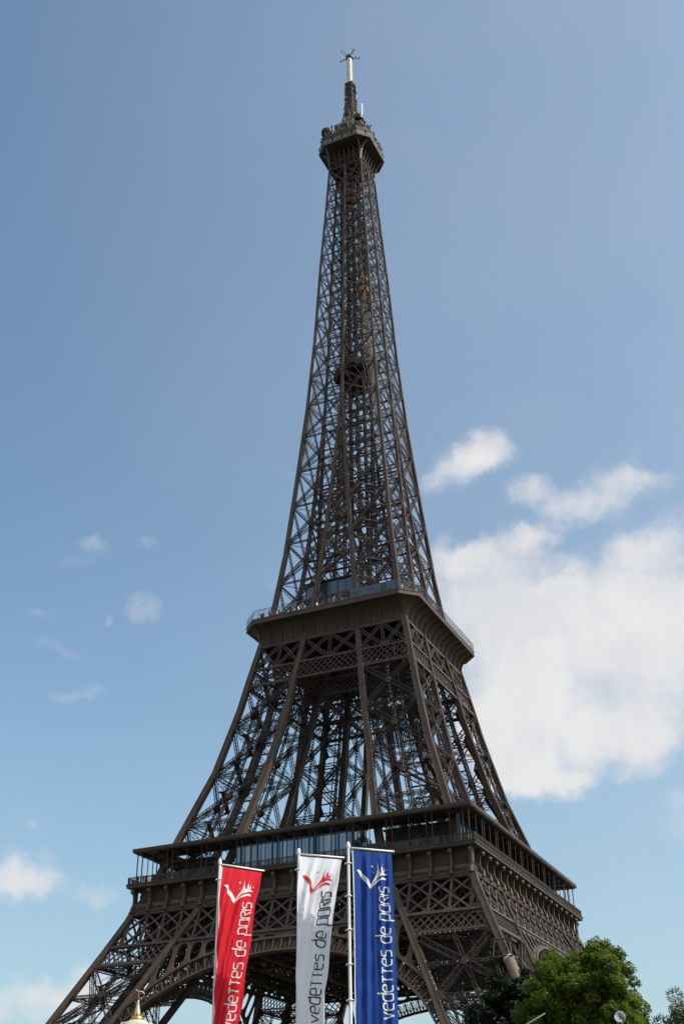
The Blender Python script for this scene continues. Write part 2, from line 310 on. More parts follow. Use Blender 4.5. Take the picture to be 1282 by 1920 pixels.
# legs from the masonry feet to the second platform
LOW = [1.5, 11, 21, 31.6, 42.3]
MID = [58.6, 69.9, 80.8, 91.6, 101.2]
def rib_size(z): return float(np.interp(z, [0, 45, 57, 111, 180, 268], [1.15, 1.0, 1.15, 0.95, 0.55, 0.42]))
for sx in (-1, 1):
    for sy in (-1, 1):
        near = (sx == 1 and sy == -1)
        mb = MB()
        A = lambda z: V3(sx*O_(z), sy*O_(z), z)
        B = lambda z: V3(sx*I_(z), sy*O_(z), z)
        C = lambda z: V3(sx*O_(z), sy*I_(z), z)
        D = lambda z: V3(sx*I_(z), sy*I_(z), z)
        for fa, fb, n in ((A, B, V3(0, sy, 0)), (A, C, V3(sx, 0, 0)), (B, D, V3(-sx, 0, 0)), (C, D, V3(0, -sy, 0))):
            for lv, W, dp, cc in ((LOW, 1.1, 0.7, 0.13), (MID, 0.95, 0.6, 0.125)):
                for z0, z1 in zip(lv[:-1], lv[1:]):
                    a0, b0, a1, b1 = fa(z0), fb(z0), fa(z1), fb(z1)
                    nn = np.cross(b0-a0, a1-a0); nn = nn*np.sign(nn@n)
                    girder(mb, a0, b1, W, dp, nn, cc, 0.065, W*0.8)
                    girder(mb, b0, a1, W, dp, nn, cc, 0.065, W*0.8)
                    girder(mb, a1, b1, W*0.8, dp, nn, cc*0.9, 0.08, W*0.8)
                    girder(mb, (a0+b0)/2, (a1+b1)/2, W*0.6, dp*0.6, nn, cc*0.8, 0.07, W*0.7)
                    mid = (a0+b0+a1+b1)/4
                    if lv is LOW: girder(mb, (a0+a1)/2, (b0+b1)/2, W*0.6, dp*0.6, nn, cc*0.8, 0.07, W*0.7)
                    gusset(mb, mid+nrm(nn)*0.36, nn, (0, 0, 1), 1.35, 1.35)
                    gusset(mb, mid-nrm(nn)*0.36, nn, (0, 0, 1), 1.35, 1.35)
                    for c_ in (a1, b1):
                        gusset(mb, c_+((a1+b1)/2-c_)*0.10+nrm(nn)*0.30, nn, (0, 0, 1), 1.3, 1.9)
        for zz in LOW[1:]+[36.8]+MID:
            for a, b in ((A(zz), D(zz)), (B(zz), C(zz))): girder(mb, a, b, 0.7, 0.5, (0, 0, 1), 0.09, 0.045, 0.9)
        # inclined lift track and its ladder of beams inside the leg
        ctr = lambda z, u, v: V3(sx*(I_(z)*(.5-u)+O_(z)*(.5+u)), sy*(I_(z)*(.5-v)+O_(z)*(.5+v)), z)
        for u in (-.16, .16):
            for za, zb in zip([1.5, 28, 57, 67, 81, 96], [28, 57, 67, 81, 96, 112]):
                girder(mb, ctr(za, u, -.1), ctr(zb, u, -.1), 0.55, 0.9, (sx, sy, 1), 0.16, 0.08, 0.9)
                mb.bar(ctr(za, u*.5, .2), ctr(zb, u*.5, .2), 0.22)
        for zz in np.arange(4, 111, 2.6): mb.bar(ctr(zz, -.16, -.1), ctr(zz, .16, -.1), 0.28)
        # staircase flights
        zz = 4.0; fl = 0
        while zz < 110:
            a = ctr(zz, .30, .32 if fl % 2 else -.05); b = ctr(zz+3.2, .30, -.05 if fl % 2 else .32)
            mb.bar(a, b, 0.9, 0.18, (0, 0, 1)); mb.bar(a+V3(0, 0, 1), b+V3(0, 0, 1), 0.07); mb.bar(b, b+V3(sx*0.9, 0, 0), 1.2, 0.12, (0, 0, 1))
            zz += 3.2; fl += 1
        leg = mb.build('leg', M['iron_shaded'], tower)
        for fn, ms in ((A, M['iron_rib']), (B, M['iron_rib']), (C, M['iron_rib']), (D, M['iron_shaded'])):
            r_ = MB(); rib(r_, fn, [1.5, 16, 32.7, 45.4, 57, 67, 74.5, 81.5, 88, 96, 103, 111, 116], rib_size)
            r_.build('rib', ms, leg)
        # masonry foot
        for fn in (A, B, C, D):
            fb_ = MB(); x, y, _ = fn(0); fb_.box((x, y, GZ+0.6), (4.4, 4.4, 1.2)); fb_.box((x, y, GZ+1.5), (3.4, 3.4, 0.6))
            fb_.build('masonry_foot', M['limestone'], leg)
        if near:
            for fn in (A, B):
                for zz in np.arange(30 if fn is B else 60, 110, 0.95):
                    p = fn(zz); off = rib_size(zz)/2+0.12
                    bulbs.append(p+V3(-off if fn is A else off, -off+.1, 0))
                    if fn is A and zz < 0: bulbs.append(p+V3(off, 0, 0))
            for zz in (36.9, 42.0, 31.4, 69.9, 80.8, 91.6):
                a, b = A(zz), B(zz)
                for t in np.linspace(.1, .9, 14): bulbs.append(a+(b-a)*t+V3(0, -0.55, 0.1))
            for zc0, zc1 in zip(MID[:-1], MID[1:]):
                for t in np.linspace(0, 1, 12):
                    zz = zc0+(zc1-zc0)*t; bulbs.append((A(zz)+B(zz))/2+V3(0.25, -0.5, 0))

# decorative arches between the legs, spandrel arcades
AX = [0, 3, 6, 9, 12, 14.5, 17, 19.5, 21.5, 23.5, 25.3, 27.25, 29, 30.6, 32.2, 33.6, 35, 36.2]
INT = [41.9, 41.8, 41.45, 40.95, 40.25, 39.5, 38.55, 37.4, 36.35, 35.1, 33.7, 31.9, 29.9, 27.6, 25, 22.3, 19, 15.5]
EX = [0, 3.3, 6.6, 10, 12.9, 16, 18.4, 20.3, 22.1, 24.2, 26.25, 27.9]
EZ = [44.45, 44.38, 44.2, 43.7, 42.95, 42.1, 41.2, 40.3, 39.2, 37.7, 36.1, 34.6]
int_z = lambda x: float(np.interp(abs(x), AX, INT)); ext_z = lambda x: float(np.interp(abs(x), EX, EZ))
def top_z(x):
    x = abs(x); t = 45.55
    zz = float(np.interp(-x, [-i for i in IH[1:6]], IZ[1:6]))
    return min(t, zz)
for k in range(4):
    mb = MB(); n = FN[k]; dn = nrm(n+V3(0, 0, 0.45))
    P = lambda x, z, o=0.0: face(k, x, z, o)
    # intrados and extrados flanges
    xs = [-x for x in AX[::-1]]+AX[1:]
    for x0, x1 in zip(xs[:-1], xs[1:]):
        mb.bar(P(x0, int_z(x0)+.22, .05), P(x1, int_z(x1)+.22, .05), 0.40, .55, dn)
        mb.bar(P(x0, int_z(x0)-.02, .1), P(x1, int_z(x1)-.02, .1), 0.10, .8, dn)
    exs = [-x for x in EX[::-1]]+EX[1:]
    for x0, x1 in zip(exs[:-1], exs[1:]): mb.bar(P(x0, ext_z(x0), .12), P(x1, ext_z(x1), .12), 0.42, .5, dn)
    # radial posts and fans of the band
    L = 0; pts = []
    for x in np.linspace(-31.5, 31.5, 4001):
        pts.append((x, int_z(x)+.4))
    pts = np.array(pts); sl_ = np.concatenate([[0], np.cumsum(np.hypot(*np.diff(pts, axis=0).T))]); N_ = 46
    xi = np.interp(np.linspace(0, sl_[-1], N_+1), sl_, pts[:, 0]); 
    def radial(x, d):
        h = 0.3; t = np.array([2*h, int_z(x+h)-int_z(x-h)]); t /= np.linalg.norm(t); nn2 = np.array([-t[1], t[0]])
        if nn2[1] < 0: nn2 = -nn2
        return np.array([x, int_z(x)+.4])+nn2*d
    bw = lambda x: float(np.interp(abs(x), [0, 8, 13, 18, 22, 26, 31], [2.05, 2.0, 1.95, 1.85, 1.75, 1.75, 1.6]))
    for i in range(N_+1):
        x = xi[i]; a = radial(x, 0); b = radial(x, bw(x)); mb.bar(P(*a), P(*b), 0.30, 0.5, dn)
        if i < N_:
            xm = (xi[i]+xi[i+1])/2; o_ = radial(xm, 0.05)
            for t in (0.02, .28, .72, .98):
                xq = xi[i]+(xi[i+1]-xi[i])*t; e_ = radial(xq, bw(xq)*(0.97 if .1 < t < .9 else .55)); mb.bar(P(*o_), P(*e_), 0.10, 0.25, dn)
            if k == 0 and i % 2 == 0: bulbs.append(P(*radial(xm, .25), .5))
    # spandrel plate pierced by arcade openings
    pit = 2.9; nb = 19; x00 = -pit*nb/2
    for i in range(nb):
        xa, xb = x00+i*pit, x00+(i+1)*pit; xm = (xa+xb)/2
        if ext_z(xm) > top_z(xm)-0.35: continue
        lo = lambda x: ext_z(x)+.1
        hi = lambda x: max(top_z(x), lo(x)+.02)
        zc = (lo(xm)+hi(xm))/2; hh = (hi(xm)-lo(xm))/2
        slope = (hi(xb)+lo(xb)-hi(xa)-lo(xa))/2/pit
        if hh < 0.5:
            q = [(xa, lo(xa)), (xb, lo(xb)), (xb, hi(xb)), (xa, hi(xa))]
            mb.poly([P(*p, .1) for p in q]); continue
        K = 28; ring_o = []; ring_i = []
        rw, rh = pit*0.5-.36, hh-.34
        for j in range(K):
            th = 2*math.pi*j/K; c_, s_ = math.cos(th), math.sin(th)
            sc = 1/max(abs(c_), abs(s_)); ux, uz = c_*sc, s_*sc
            x = xm+ux*pit/2; z = lo(x)+(hi(x)-lo(x))*(uz+1)/2
            ring_o.append((x, z)); e = (abs(c_)**2.6+abs(s_)**2.6)**(-1/2.6)
            xi_ = xm+rw*c_*e; ring_i.append((xi_, zc+slope*(xi_-xm)*.7+rh*s_*e))
        for j in range(K):
            j2 = (j+1) % K
            for o_, rev in ((.14, False), (-.2, True)):
                q = [P(*ring_o[j], o_), P(*ring_o[j2], o_), P(*ring_i[j2], o_), P(*ring_i[j], o_)]
                mb.poly(q[::-1] if rev else q)
            mb.poly([P(*ring_i[j], .14), P(*ring_i[j2], .14), P(*ring_i[j2], -.2), P(*ring_i[j], -.2)])
    arch = mb.build('arch', M['iron'], tower)
    # ---- belt truss under the first platform
    mb = MB()
    def clipbar(xa, za, xb, zb, w, d, off=0.0):
        lim = lambda z: F_(z)-.3
        ts = [t for t in np.linspace(0, 1, 41) if abs(xa+(xb-xa)*t) <= lim(za+(zb-za)*t)]
        if len(ts) < 3: return
        t0, t1 = ts[0], ts[-1]
        seg = np.linspace(t0, t1, 4)
        for s0, s1 in zip(seg[:-1], seg[1:]):
            mb.bar(P(xa+(xb-xa)*s0, za+(zb-za)*s0, off), P(xa+(xb-xa)*s1, za+(zb-za)*s1, off), w, d, dn)
    PK = 68.6/18
    for j in range(-2, 21):
        x = -34.3+PK*j
        clipbar(x, 51.9, x, 46.1, 0.46, 0.30)
        clipbar(x, 51.9, x+2*PK, 46.1, 0.36, 0.22, .03); clipbar(x, 46.1, x+2*PK, 51.9, 0.36, 0.22, -.03)
    for z, w in ((45.85, .55), (42.5, .55), (52.05, .5)):
        h = F_(z)
        if z == 42.5:
            for s in (-1, 1): mb.bar(P(s*I_(z), z, .1), P(s*h, z, .1), w, .5, dn)
        else: mb.bar(P(-h, z, .1), P(h, z, .1), w, .5, dn)
    for s in (-1, 1):
        x0 = 22
        while x0 < 42:
            for d_ in (1, -1):
                xa, xb = (x0, x0+2.9) if d_ > 0 else (x0+2.9, x0)
                ts = [t for t in np.linspace(0, 1, 30) if I_(42.7+2.9*t)+.3 <= xa+(xb-xa)*t <= F_(42.7+2.9*t)-.3]
                if len(ts) > 2:
                    t0, t1 = ts[0], ts[-1]
                    mb.bar(P(s*(xa+(xb-xa)*t0), 42.7+2.9*t0, .04*d_), P(s*(xa+(xb-xa)*t1), 42.7+2.9*t1, .04*d_), .22, .12, dn)
            x0 += 1.45
    if k in (0, 1):
        for x in np.arange(-33, 33, 1.9): bulbs.append(P(x, 46.25, .25))
        for x in np.arange(25, 37, .9): bulbs.append(P(x, 42.1, .3))
    # curved corner flange that carries the leg edge up into the frieze
    for s in (-1, 1):
        zz = [42, 44, 45.4, 47.5, 49.6, 51, 52.2]
        for z0, z1 in zip(zz[:-1], zz[1:]): mb.bar(P(s*(F_(z0)-.1), z0, .12), P(s*(F_(z1)-.1), z1, .12), 1.05, .7, dn)
    mb.build('belt_truss', M['iron'], tower)
    # ---- inner trusses and floor beams below the first platform
    mb = MB()
    for off in (33.0, 27.0, 19.0, 12.0):
        for z0, z1 in ((44.5, 48.2), (48.2, 52), (52, 56)):
            for x in np.arange(-32, 31, 2.6):
                q = [face(k, x, z0, 0, lambda z: off), face(k, x+2.6, z1, 0, lambda z: off), face(k, x+2.6, z0, 0, lambda z: off), face(k, x, z1, 0, lambda z: off)]
                mb.bar(q[0], q[1], .3, .2, n); mb.bar(q[2], q[3], .3, .2, n); mb.bar(q[2], q[1], .3, .2, n)
        for z in (44.5, 48.2, 52, 56): mb.bar(face(k, -31, z, 0, lambda z: off), face(k, 31, z, 0, lambda z: off), .55, .5, n)
    mb.build('inner_truss', M['iron_shaded'], tower)
    # ---- lattice belt under the second platform, outer and inner planes
    mb = MB()
    for prof, mm_ in ((F_, 1), (lambda z: I_(z), 0)):
        Q = lambda x, z, o=0.0: face(k, x, z, o, prof)
        zl, zh, zt = 101.3, 105.2, 111.0
        for z, w in ((zl, .5), (zh, .5), (zt, .55)): mb.bar(Q(-F_(z), z, .05), Q(F_(z), z, .05), w, .55, n)
        x0 = -24.0
        while x0 < 22:
            for d_ in (1, -1):
                xa, xb = (x0, x0+3.6) if d_ > 0 else (x0+3.6, x0)
                ts = [t for t in np.linspace(0, 1, 30) if abs(xa+(xb-xa)*t) <= F_(zl+3.9*t)-.4]
                if len(ts) > 2:
                    t0, t1 = ts[0], ts[-1]
                    mb.bar(Q(xa+(xb-xa)*t0, zl+3.9*t0, .05*d_), Q(xa+(xb-xa)*t1, zl+3.9*t1, .05*d_), .2, .12, n)
            x0 += 1.38
        xs_b = [-F_(zh), -(F_(zh)+I_(zh))/2, -I_(zh), 0, I_(zh), (F_(zh)+I_(zh))/2, F_(zh)]
        xs_t = [-F_(zt), -(F_(zt)+I_(zt))/2, -I_(zt), 0, I_(zt), (F_(zt)+I_(zt))/2, F_(zt)]
        for i in range(6):
            girder(mb, Q(xs_b[i], zh), Q(xs_t[i+1], zt), .75, .4, n, .16, .08, .8)
            girder(mb, Q(xs_b[i+1], zh), Q(xs_t[i], zt), .75, .4, n, .16, .08, .8)
            if i in (1, 3, 5): girder(mb, Q(xs_b[i], zh), Q(xs_t[i], zt), .7, .4, n, .16, .08, .8)
        if k in (0,) and mm_:
            for x in np.arange(-1, 18.5, .75): bulbs.append(Q(x if x < 7 or x > 8.5 else x+1.2, 105.75, .45))
            for x in np.arange(8.6, 18.5, 1.5): bulbs.append(Q(x, 101.8, .45))
    mb.build('lattice_belt', M['iron'], tower)

# stray deep bracing seen under the arches
mb = MB()
for x in np.arange(-28, 28.1, 7): 
    girder(mb, (x, -30, 53.5), (x, 30, 53.5), 1.4, .8, (1, 0, 0), .2, .12, 1.6); girder(mb, (-30, x, 53), (30, x, 53), 1.4, .8, (0, 1, 0), .2, .12, 1.6)
mb.build('floor_beams', M['iron_shaded'], tower)

# ------------------------------------------------------------------ first platform
H1 = 35.35
p1 = MB()
def ring(mb, ho, hi, z0, z1):
    for x0, x1, y0, y1 in ((-ho, ho, -ho, -hi), (-ho, ho, hi, ho), (-ho, -hi, -hi, hi), (hi, ho, -hi, hi)):
        mb.box(((x0+x1)/2, (y0+y1)/2, (z0+z1)/2), (x1-x0, y1-y0, z1-z0))
ring(p1, H1, 9, 57.0, 57.6)
ring(p1, H1+.12, H1-.5, 57.55, 57.72)
platform1 = p1.build('first_platform', M['frieze'], tower)
# frieze wall with its mouldings
fz = MB()
prof = [(34.30, 52.2), (34.75, 52.25), (34.75, 52.7), (34.3, 52.75), (34.05, 53.2), (34.15, 53.25), (34.15, 53.35), (33.95, 53.4), (33.95, 54.25), (34.1, 54.3), (34.1, 54.4), (33.3, 54.5), (33.3, 56.5), (33.7, 56.7), (33.7, 56.85), (35.1, 56.9), (35.1, 57.02)]
def sq_sweep(mb, pr):
    vs = []
    for h, z in pr: vs += [(-h, -h, z), (h, -h, z), (h, h, z), (-h, h, z)]
    mb.mesh(vs, [(i*4+j, i*4+(j+1) % 4, i*4+4+(j+1) % 4, i*4+4+j) for i in range(len(pr)-1) for j in range(4)])
sq_sweep(fz, prof)
frieze = fz.build('frieze', M['frieze'], tower)
# consoles: scroll foot, slender shaft, ball head
cb = MB()
cprof = [(-.3, 52.3), (.45, 52.35), (.62, 52.7), (.60, 53.0), (.34, 53.5), (.12, 54.0), (.05, 54.6), (.08, 55.3), (.22, 55.8), (.34, 56.1), (0.3, 56.95), (-1.1, 56.95), (-1.1, 54.45), (-.3, 54.3)]
vs = [(-.2, -34.35-d, z) for d, z in cprof]+[(.2, -34.35-d, z) for d, z in cprof]; nc = len(cprof)
cb.mesh(vs, [tuple(range(nc)), tuple(range(2*nc-1, nc-1, -1))]+[(i, i+nc, (i+1) % nc+nc, (i+1) % nc) for i in range(nc)])
cb.lathe([(.05, -1.0), (.42, -.86), (.36, -.55), (.12, .25), (.05, .3)], (0, -34.86, 53.3), 10)
cb.lathe([(0.001, -.42), (.25, -.36), (.42, 0), (.36, .24), (.2, .38), (.001, .42)], (0, -34.95, 56.25), 12)
con0 = cb.build('console', M['iron_rib'], frieze)
first = True
for k in range(4):
    for j in range(19):
        if j in (0, 18) and k % 2: continue
        o = con0 if first else con0.copy()
        if not first: COL.objects.link(o); o.parent = frieze
        first = False
        x = -34.3+PK*j; x = max(-34.1, min(34.1, x))
        a = k*math.pi/2
        o.rotation_euler = (0, 0, a); o.location = (x*math.cos(a), x*math.sin(a), 0)
# gilded names on the frieze
NAMES = ['SEGUIN', 'LALANDE', 'TRESCA', 'PONCELET', 'BRESSE', 'LAGRANGE', 'BELANGER', 'CUVIER', 'LAPLACE', 'DULONG', 'CHASLES', 'LAVOISIER', 'AMPERE', 'CHEVREUL', 'FLACHAT', 'NAVIER', 'LEGENDRE', 'CHAPTAL']
for j, t in enumerate(NAMES):
    cu_ = bpy.data.curves.new('lettering', 'FONT'); cu_.body = t; cu_.size = 0.80; cu_.align_x = 'CENTER'; cu_.extrude = 0.03; cu_.space_character = 1.08
    to = bpy.data.objects.new('lettering', cu_); COL.objects.link(to)
    dg = bpy.context.evaluated_depsgraph_get(); me = bpy.data.meshes.new_from_object(to.evaluated_get(dg)); bpy.data.objects.remove(to)
    me.materials.clear(); me.materials.append(M['gold'])
    o = bpy.data.objects.new('lettering', me); COL.objects.link(o); o.parent = frieze
    wid = max(v.co.x for v in me.vertices)-min(v.co.x for v in me.vertices); s = min(1, 2.75/wid)
    o.location = (-34.3+PK*(j+.5), -33.99, 53.5); o.rotation_euler = (math.pi/2, 0, 0); o.scale = (s, 1, 1)
# gallery roof, posts, balustrade
rf = MB(); ring(rf, 34.75, 28.9, 63.75, 64.15); ring(rf, 34.9, 34.0, 63.95, 64.55); 
for k in range(4):
    for x in np.arange(-33, 33.1, PK): rf.bar(face(k, x, 63.6, 0, lambda z: 34.3), face(k, x, 63.6, 0, lambda z: 29.2), .2, .35, (0, 0, 1))
rf.build('gallery_roof', M['frieze'], platform1)
pp = MB(); 
for dx in (-.55, .55): pp.box((dx, -34.1, 60.65), (.17, .17, 6.1)); pp.box((dx, -34.1, 57.9), (.3, .3, .5)); pp.box((dx, -34.1, 63.55), (.28, .28, .3))
pair0 = pp.build('column_pair', M['iron_shaded'], platform1)
sp = MB(); sp.box((0, -34.1, 60.65), (.13, .13, 6.1)); thin0 = sp.build('slim_post', M['iron_shaded'], platform1)
fp_, ft_ = True, True
for k in range(4):
    a = k*math.pi/2
    for j in range(19):
        x = max(-33.5, min(33.5, -34.3+PK*j))
        if j in (0, 18) and k % 2: continue
        if j % 2 == 0:
            o = pair0 if fp_ else pair0.copy()
            if not fp_: COL.objects.link(o); o.parent = platform1
            fp_ = False
        else:
            o = thin0 if ft_ else thin0.copy()
            if not ft_: COL.objects.link(o); o.parent = platform1
            ft_ = False
        o.rotation_euler = (0, 0, a); o.location = (x*math.cos(a), x*math.sin(a), 0)
bl = MB()
for k in range(4):
    hp = lambda z: 35.15
    for z, w in ((57.8, .1), (58.1, .06), (58.95, .12), (58.75, .06)): bl.bar(face(k, -35.1, z, 0, hp), face(k, 35.1, z, 0, hp), w, w, (0, 0, 1))
    xs = np.arange(-35.1, 35.11, .27)
    bl.bars(np.array([face(k, x, 57.7, 0, hp) for x in xs]), np.array([face(k, x, 58.95, 0, hp) for x in xs]), .07, .07, FN[k])
    for x in np.arange(-35.1, 35.2, PK/2): bl.bar(face(k, x, 57.7, 0, hp), face(k, x, 59.05, 0, hp), .2, .2, FN[k])
bl.build('balustrade', M['frieze'], platform1)
# glazed pavilions on the first platform
def pavilion(x0, x1, y0, y1, z0, z1, dx, gm, faces_='front'):
    b = MB(); b.box(((x0+x1)/2, (y0+y1)/2, (z0+z1)/2), (x1-x0, y1-y0, z1-z0)); o = b.build('glass_pavilion', gm, platform1)
    f = MB()
    pn_ = MB(); kk = int(round((x1-x0)/(dx/2))); rr_ = random.Random(3)
    for i in range(kk):
        xa = x0+(x1-x0)*i/kk; xb = x0+(x1-x0)*(i+1)/kk; o1, o2, o3 = (rr_.uniform(-.035, .035) for _ in range(3))
        if y0 < 0: pn_.poly([(xa+.02, y0-.08+o1, z0+.1), (xb-.02, y0-.08+o2, z0+.1), (xb-.02, y0-.08+o2+o3, z1-.1), (xa+.02, y0-.08+o1+o3, z1-.1)])
    if pn_.v: pn_.build('glass_pane', gm, o)
    for x in np.arange(x0, x1+.01, dx):
        w = 0.34 if int(round((x-x0)/dx)) % 3 == 2 else .12
        f.box((x, y0-.1, (z0+z1)/2), (w, .12, z1-z0))
    for z in (z0+.15, z1-.1): f.box(((x0+x1)/2, y0-.13, z), (x1-x0, .13, .25))
    for y in np.arange(y0, y1+.01, dx):
        for xx in (x0-.05, x1+.05): f.box((xx, y, (z0+z1)/2), (.1, .12, z1-z0))
    f.build('glazing_bars', M['dark_glass'], o)
    return o
pavilion(-12.4, 11.8, -33.2, -25.0, 57.61, 62.7, 1.51, M['glass'])
pavilion(-12.4, 11.8, 24.0, 31.0, 57.61, 63.0, 1.51, M['dark_glass'])
d = MB()
for y0, y1 in ((-33, -16), (-15.9, 16), (16.1, 24)): d.box((31.6, (y0+y1)/2, 60.7), (.5, y1-y0-.2, 6.0))
for y in np.arange(-33, 24, 1.9): d.box((31.95, y, 60.7), (.2, .14, 6.0))
d.build('dark_partition', M['dark_glass'], platform1)
for x0, x1, y0, y1 in ((16, 30.2, -28.6, -17), (-28, -21, -27, -18), (17, 28, 17, 28)):
    d = MB(); d.box(((x0+x1)/2, (y0+y1)/2, 60.4), (x1-x0, y1-y0, 5.4)); d.box(((x0+x1)/2, (y0+y1)/2, 63.2), (x1-x0+.6, y1-y0+.6, .3))
    d.build('machine_room', M['iron_shaded'], platform1)
d = MB()
for k_ in range(26):
    x = random.choice([random.uniform(14, 30), random.uniform(-30, -14)]); h = random.uniform(.8, 2.6)
    d.box((x, random.uniform(-32, -30.2), 57.6+h/2), (random.uniform(.5, 2.0), .6, h))
d.build('gallery_clutter', mat('dull_teal', (0.06, 0.085, 0.09), 0.5, var=0.5, vscale=.6), platform1)

# ------------------------------------------------------------------ second platform
H2, C2, HC = 20.97, 3.34, 17.35
Z2, ZF, ZC = 116.45, 115.35, 111.35
X2 = H2-C2
def octo(h, c): return [(-h+c, -h), (h-c, -h), (h, -h+c), (h, h-c), (h-c, h), (-h+c, h), (-h, h-c), (-h, -h+c)]
def oct_band(mb, pr, k8=None):
    vs = []
    for h, c, z in pr: vs += [(x, y, z) for x, y in octo(h, c)]
    mb.mesh(vs, [(i*8+j, i*8+(j+1) % 8, i*8+8+(j+1) % 8, i*8+8+j) for i in range(len(pr)-1) for j in range(8)])
p2 = MB()
oct_band(p2, [(H2-.25, C2, ZF-.05), (H2+.02, C2, ZF), (H2+.02, C2, ZF+.15), (H2-.03, C2, ZF+.18), (H2-.03, C2, Z2-.2), (H2+.05, C2, Z2-.15), (H2+.05, C2, Z2), (H2-.4, C2, Z2)])
top = octo(H2-.4, C2); p2.poly([(x, y, Z2-.02) for x, y in top]); p2.poly([(x, y, ZF-.02) for x, y in octo(H2-.3, C2)][::-1])
platform2 = p2.build('second_platform', M['iron_rib'], tower)
cv = MB(); TH = [R(t) for t in (0, 8, 18, 30, 45, 60, 75, 90)]
def cove(th): return HC+(H2-.2-HC)*(1-math.cos(th)), HC+(X2-HC)*th/(math.pi/2), ZC+.3+(ZF-ZC-.3)*math.sin(th)
oct_band(cv, [(h, h-X, z) for h, X, z in map(cove, TH)])
for k in range(4): cv.bar(face(k, -HC-.15, ZC, 0, lambda z: HC), face(k, HC+.15, ZC, 0, lambda z: HC), .3, .6, (0, 0, 1), True)
for k in range(4):
    for x in np.arange(-17, 17.1, .9):
        pts_ = [face(k, x, cove(R(t))[2], 0, lambda z, t=t: cove(R(t))[0]+.02) for t in (2, 15, 30, 42)]
        for a, b in zip(pts_[:-1], pts_[1:]): cv.bar(a, b, .07, .08, FN[k])
    for t in (42, 62):
        h, X, z = cove(R(t)); cv.bar(face(k, -X, z, 0, lambda q: h), face(k, X, z, 0, lambda q: h), .1, .1, FN[k])
cv.build('cove', M['frieze'], platform2)
cbk = MB(); sec = []
ths = [R(t) for t in (0, 10, 20, 32, 45, 58, 72, 85)]
for s in (-.09, .09):
    sec.append([(s, -(cove(t)[0]+.28*(1-.5*t/1.57)), cove(t)[2]-.05*math.sin(t)-.12*math.sin(t)) for t in ths]+[(s, -(cove(t)[0]-.12), cove(t)[2]+.12*math.sin(t)) for t in ths[::-1]])
n_ = len(sec[0]); cbk.mesh(sec[0]+sec[1], [tuple(range(n_)), tuple(range(2*n_-1, n_-1, -1))]+[(i, i+n_, (i+1) % n_+n_, (i+1) % n_) for i in range(n_)])
br0 = cbk.build('cove_bracket', M['iron_rib'], platform2); first = True
for k in range(4):
    for j in range(14):
        o = br0 if first else br0.copy()
        if not first: COL.objects.link(o); o.parent = platform2
        first = False
        x = -17.2+34.4/13*j; a = k*math.pi/2; o.rotation_euler = (0, 0, a); o.location = (x*math.cos(a), x*math.sin(a), 0)
# underside floor of the second platform
uf = MB()
for x in np.arange(-15, 15.1, 3.0): girder(uf, (x, -15.5, 112.6), (x, 15.5, 112.6), 1.5, .5, (1, 0, 0), .2, .12, 1.5); girder(uf, (-15.5, x, 112.2), (15.5, x, 112.2), 1.3, .5, (0, 1, 0), .2, .12, 1.5)
uf.box((0, 0, 113.9), (31, 31, .4)); uf.build('platform_floor', M['iron_shaded'], platform2)
# railing with inward curving safety bars
rl = MB(); oc = octo(H2-.12, C2); oci = octo(H2-.75, C2)
for i in range(8):
    a = V3(*oc[i], Z2); b = V3(*oc[(i+1) % 8], Z2); ai = V3(*oci[i], Z2); bi = V3(*oci[(i+1) % 8], Z2)
    L = np.linalg.norm(b-a); kk = max(2, int(round(L/1.35))); nn = nrm((a+b)/2*V3(1, 1, 0))
    for j in range(kk+1):
        t = j/kk; o_ = a+(b-a)*t; q_ = ai+(bi-ai)*t
        rl.bar(o_, o_+V3(0, 0, 1.25), .08, .08, nn); rl.bar(o_+V3(0, 0, 1.25), o_+V3(0, 0, 2.0), .06, .06, nn); rl.bar(o_+V3(0, 0, 2.0), q_+V3(0, 0, 2.6), .06, .06, nn)
    kk = int(L/.3)
    ts = np.linspace(0, 1, kk)[:, None]; P0 = a+(b-a)*ts
    rl.bars(P0, P0+V3(0, 0, 1.15), .03, .03, nn)
    for dz in (.15, 1.2, 1.65, 2.0): rl.bar(a+V3(0, 0, dz), b+V3(0, 0, dz), .05, .05, nn)
    rl.bar(ai+V3(0, 0, 2.6), bi+V3(0, 0, 2.6), .05, .05, nn)
rl.build('railing', M['rail'], platform2)
# shop building with dark slanted glass on the second platform
sb = MB(); sb.mesh([(-8.5, -12.5, Z2), (3.6, -12.5, Z2), (3.6, -5, Z2), (-8.5, -5, Z2), (-8.5, -12.5, 126.9), (3.6, -12.5, 126.9), (3.6, -9.0, 127.4), (-8.5, -9.0, 127.4), (3.6, -5, 127.4), (-8.5, -5, 127.4)],
   [(0, 1, 5, 4), (4, 5, 6, 7), (7, 6, 8, 9), (1, 2, 8, 6, 5), (3, 0, 4, 7, 9), (2, 3, 9, 8)])
shop = sb.build('shop_building', mat('shop_glass', (.10, .13, .17), .12, metal=.6, spec=.8), platform2)
fb2 = MB()
for x in np.arange(-8.5, 3.7, 2.01): fb2.bar((x, -12.55, Z2), (x, -12.55, 126.9), .09, .1, (0, 1, 0))
for z, w in ((122.6, 1.3), (126.9, .4)): fb2.bar((-8.8, -12.7, z), (3.9, -12.7, z), w, .35, (0, 1, 0))
fb2.build('window_frame', M['iron_shaded'], shop)
lk = MB()
for x, y, sx_, sy_, h in ((7, -6, 6, 5, 5.5), (-5, 6, 9, 6, 6.5), (7, 7, 6, 6, 5.0), (0, 0, 7, 7, 8.0)):
    lk.box((x, y, Z2+h/2), (sx_, sy_, h)); lk.box((x, y, Z2+h+.2), (sx_+.8, sy_+.8, .4))
ring(lk, 12.6, 8.2, 120.6, 120.95)
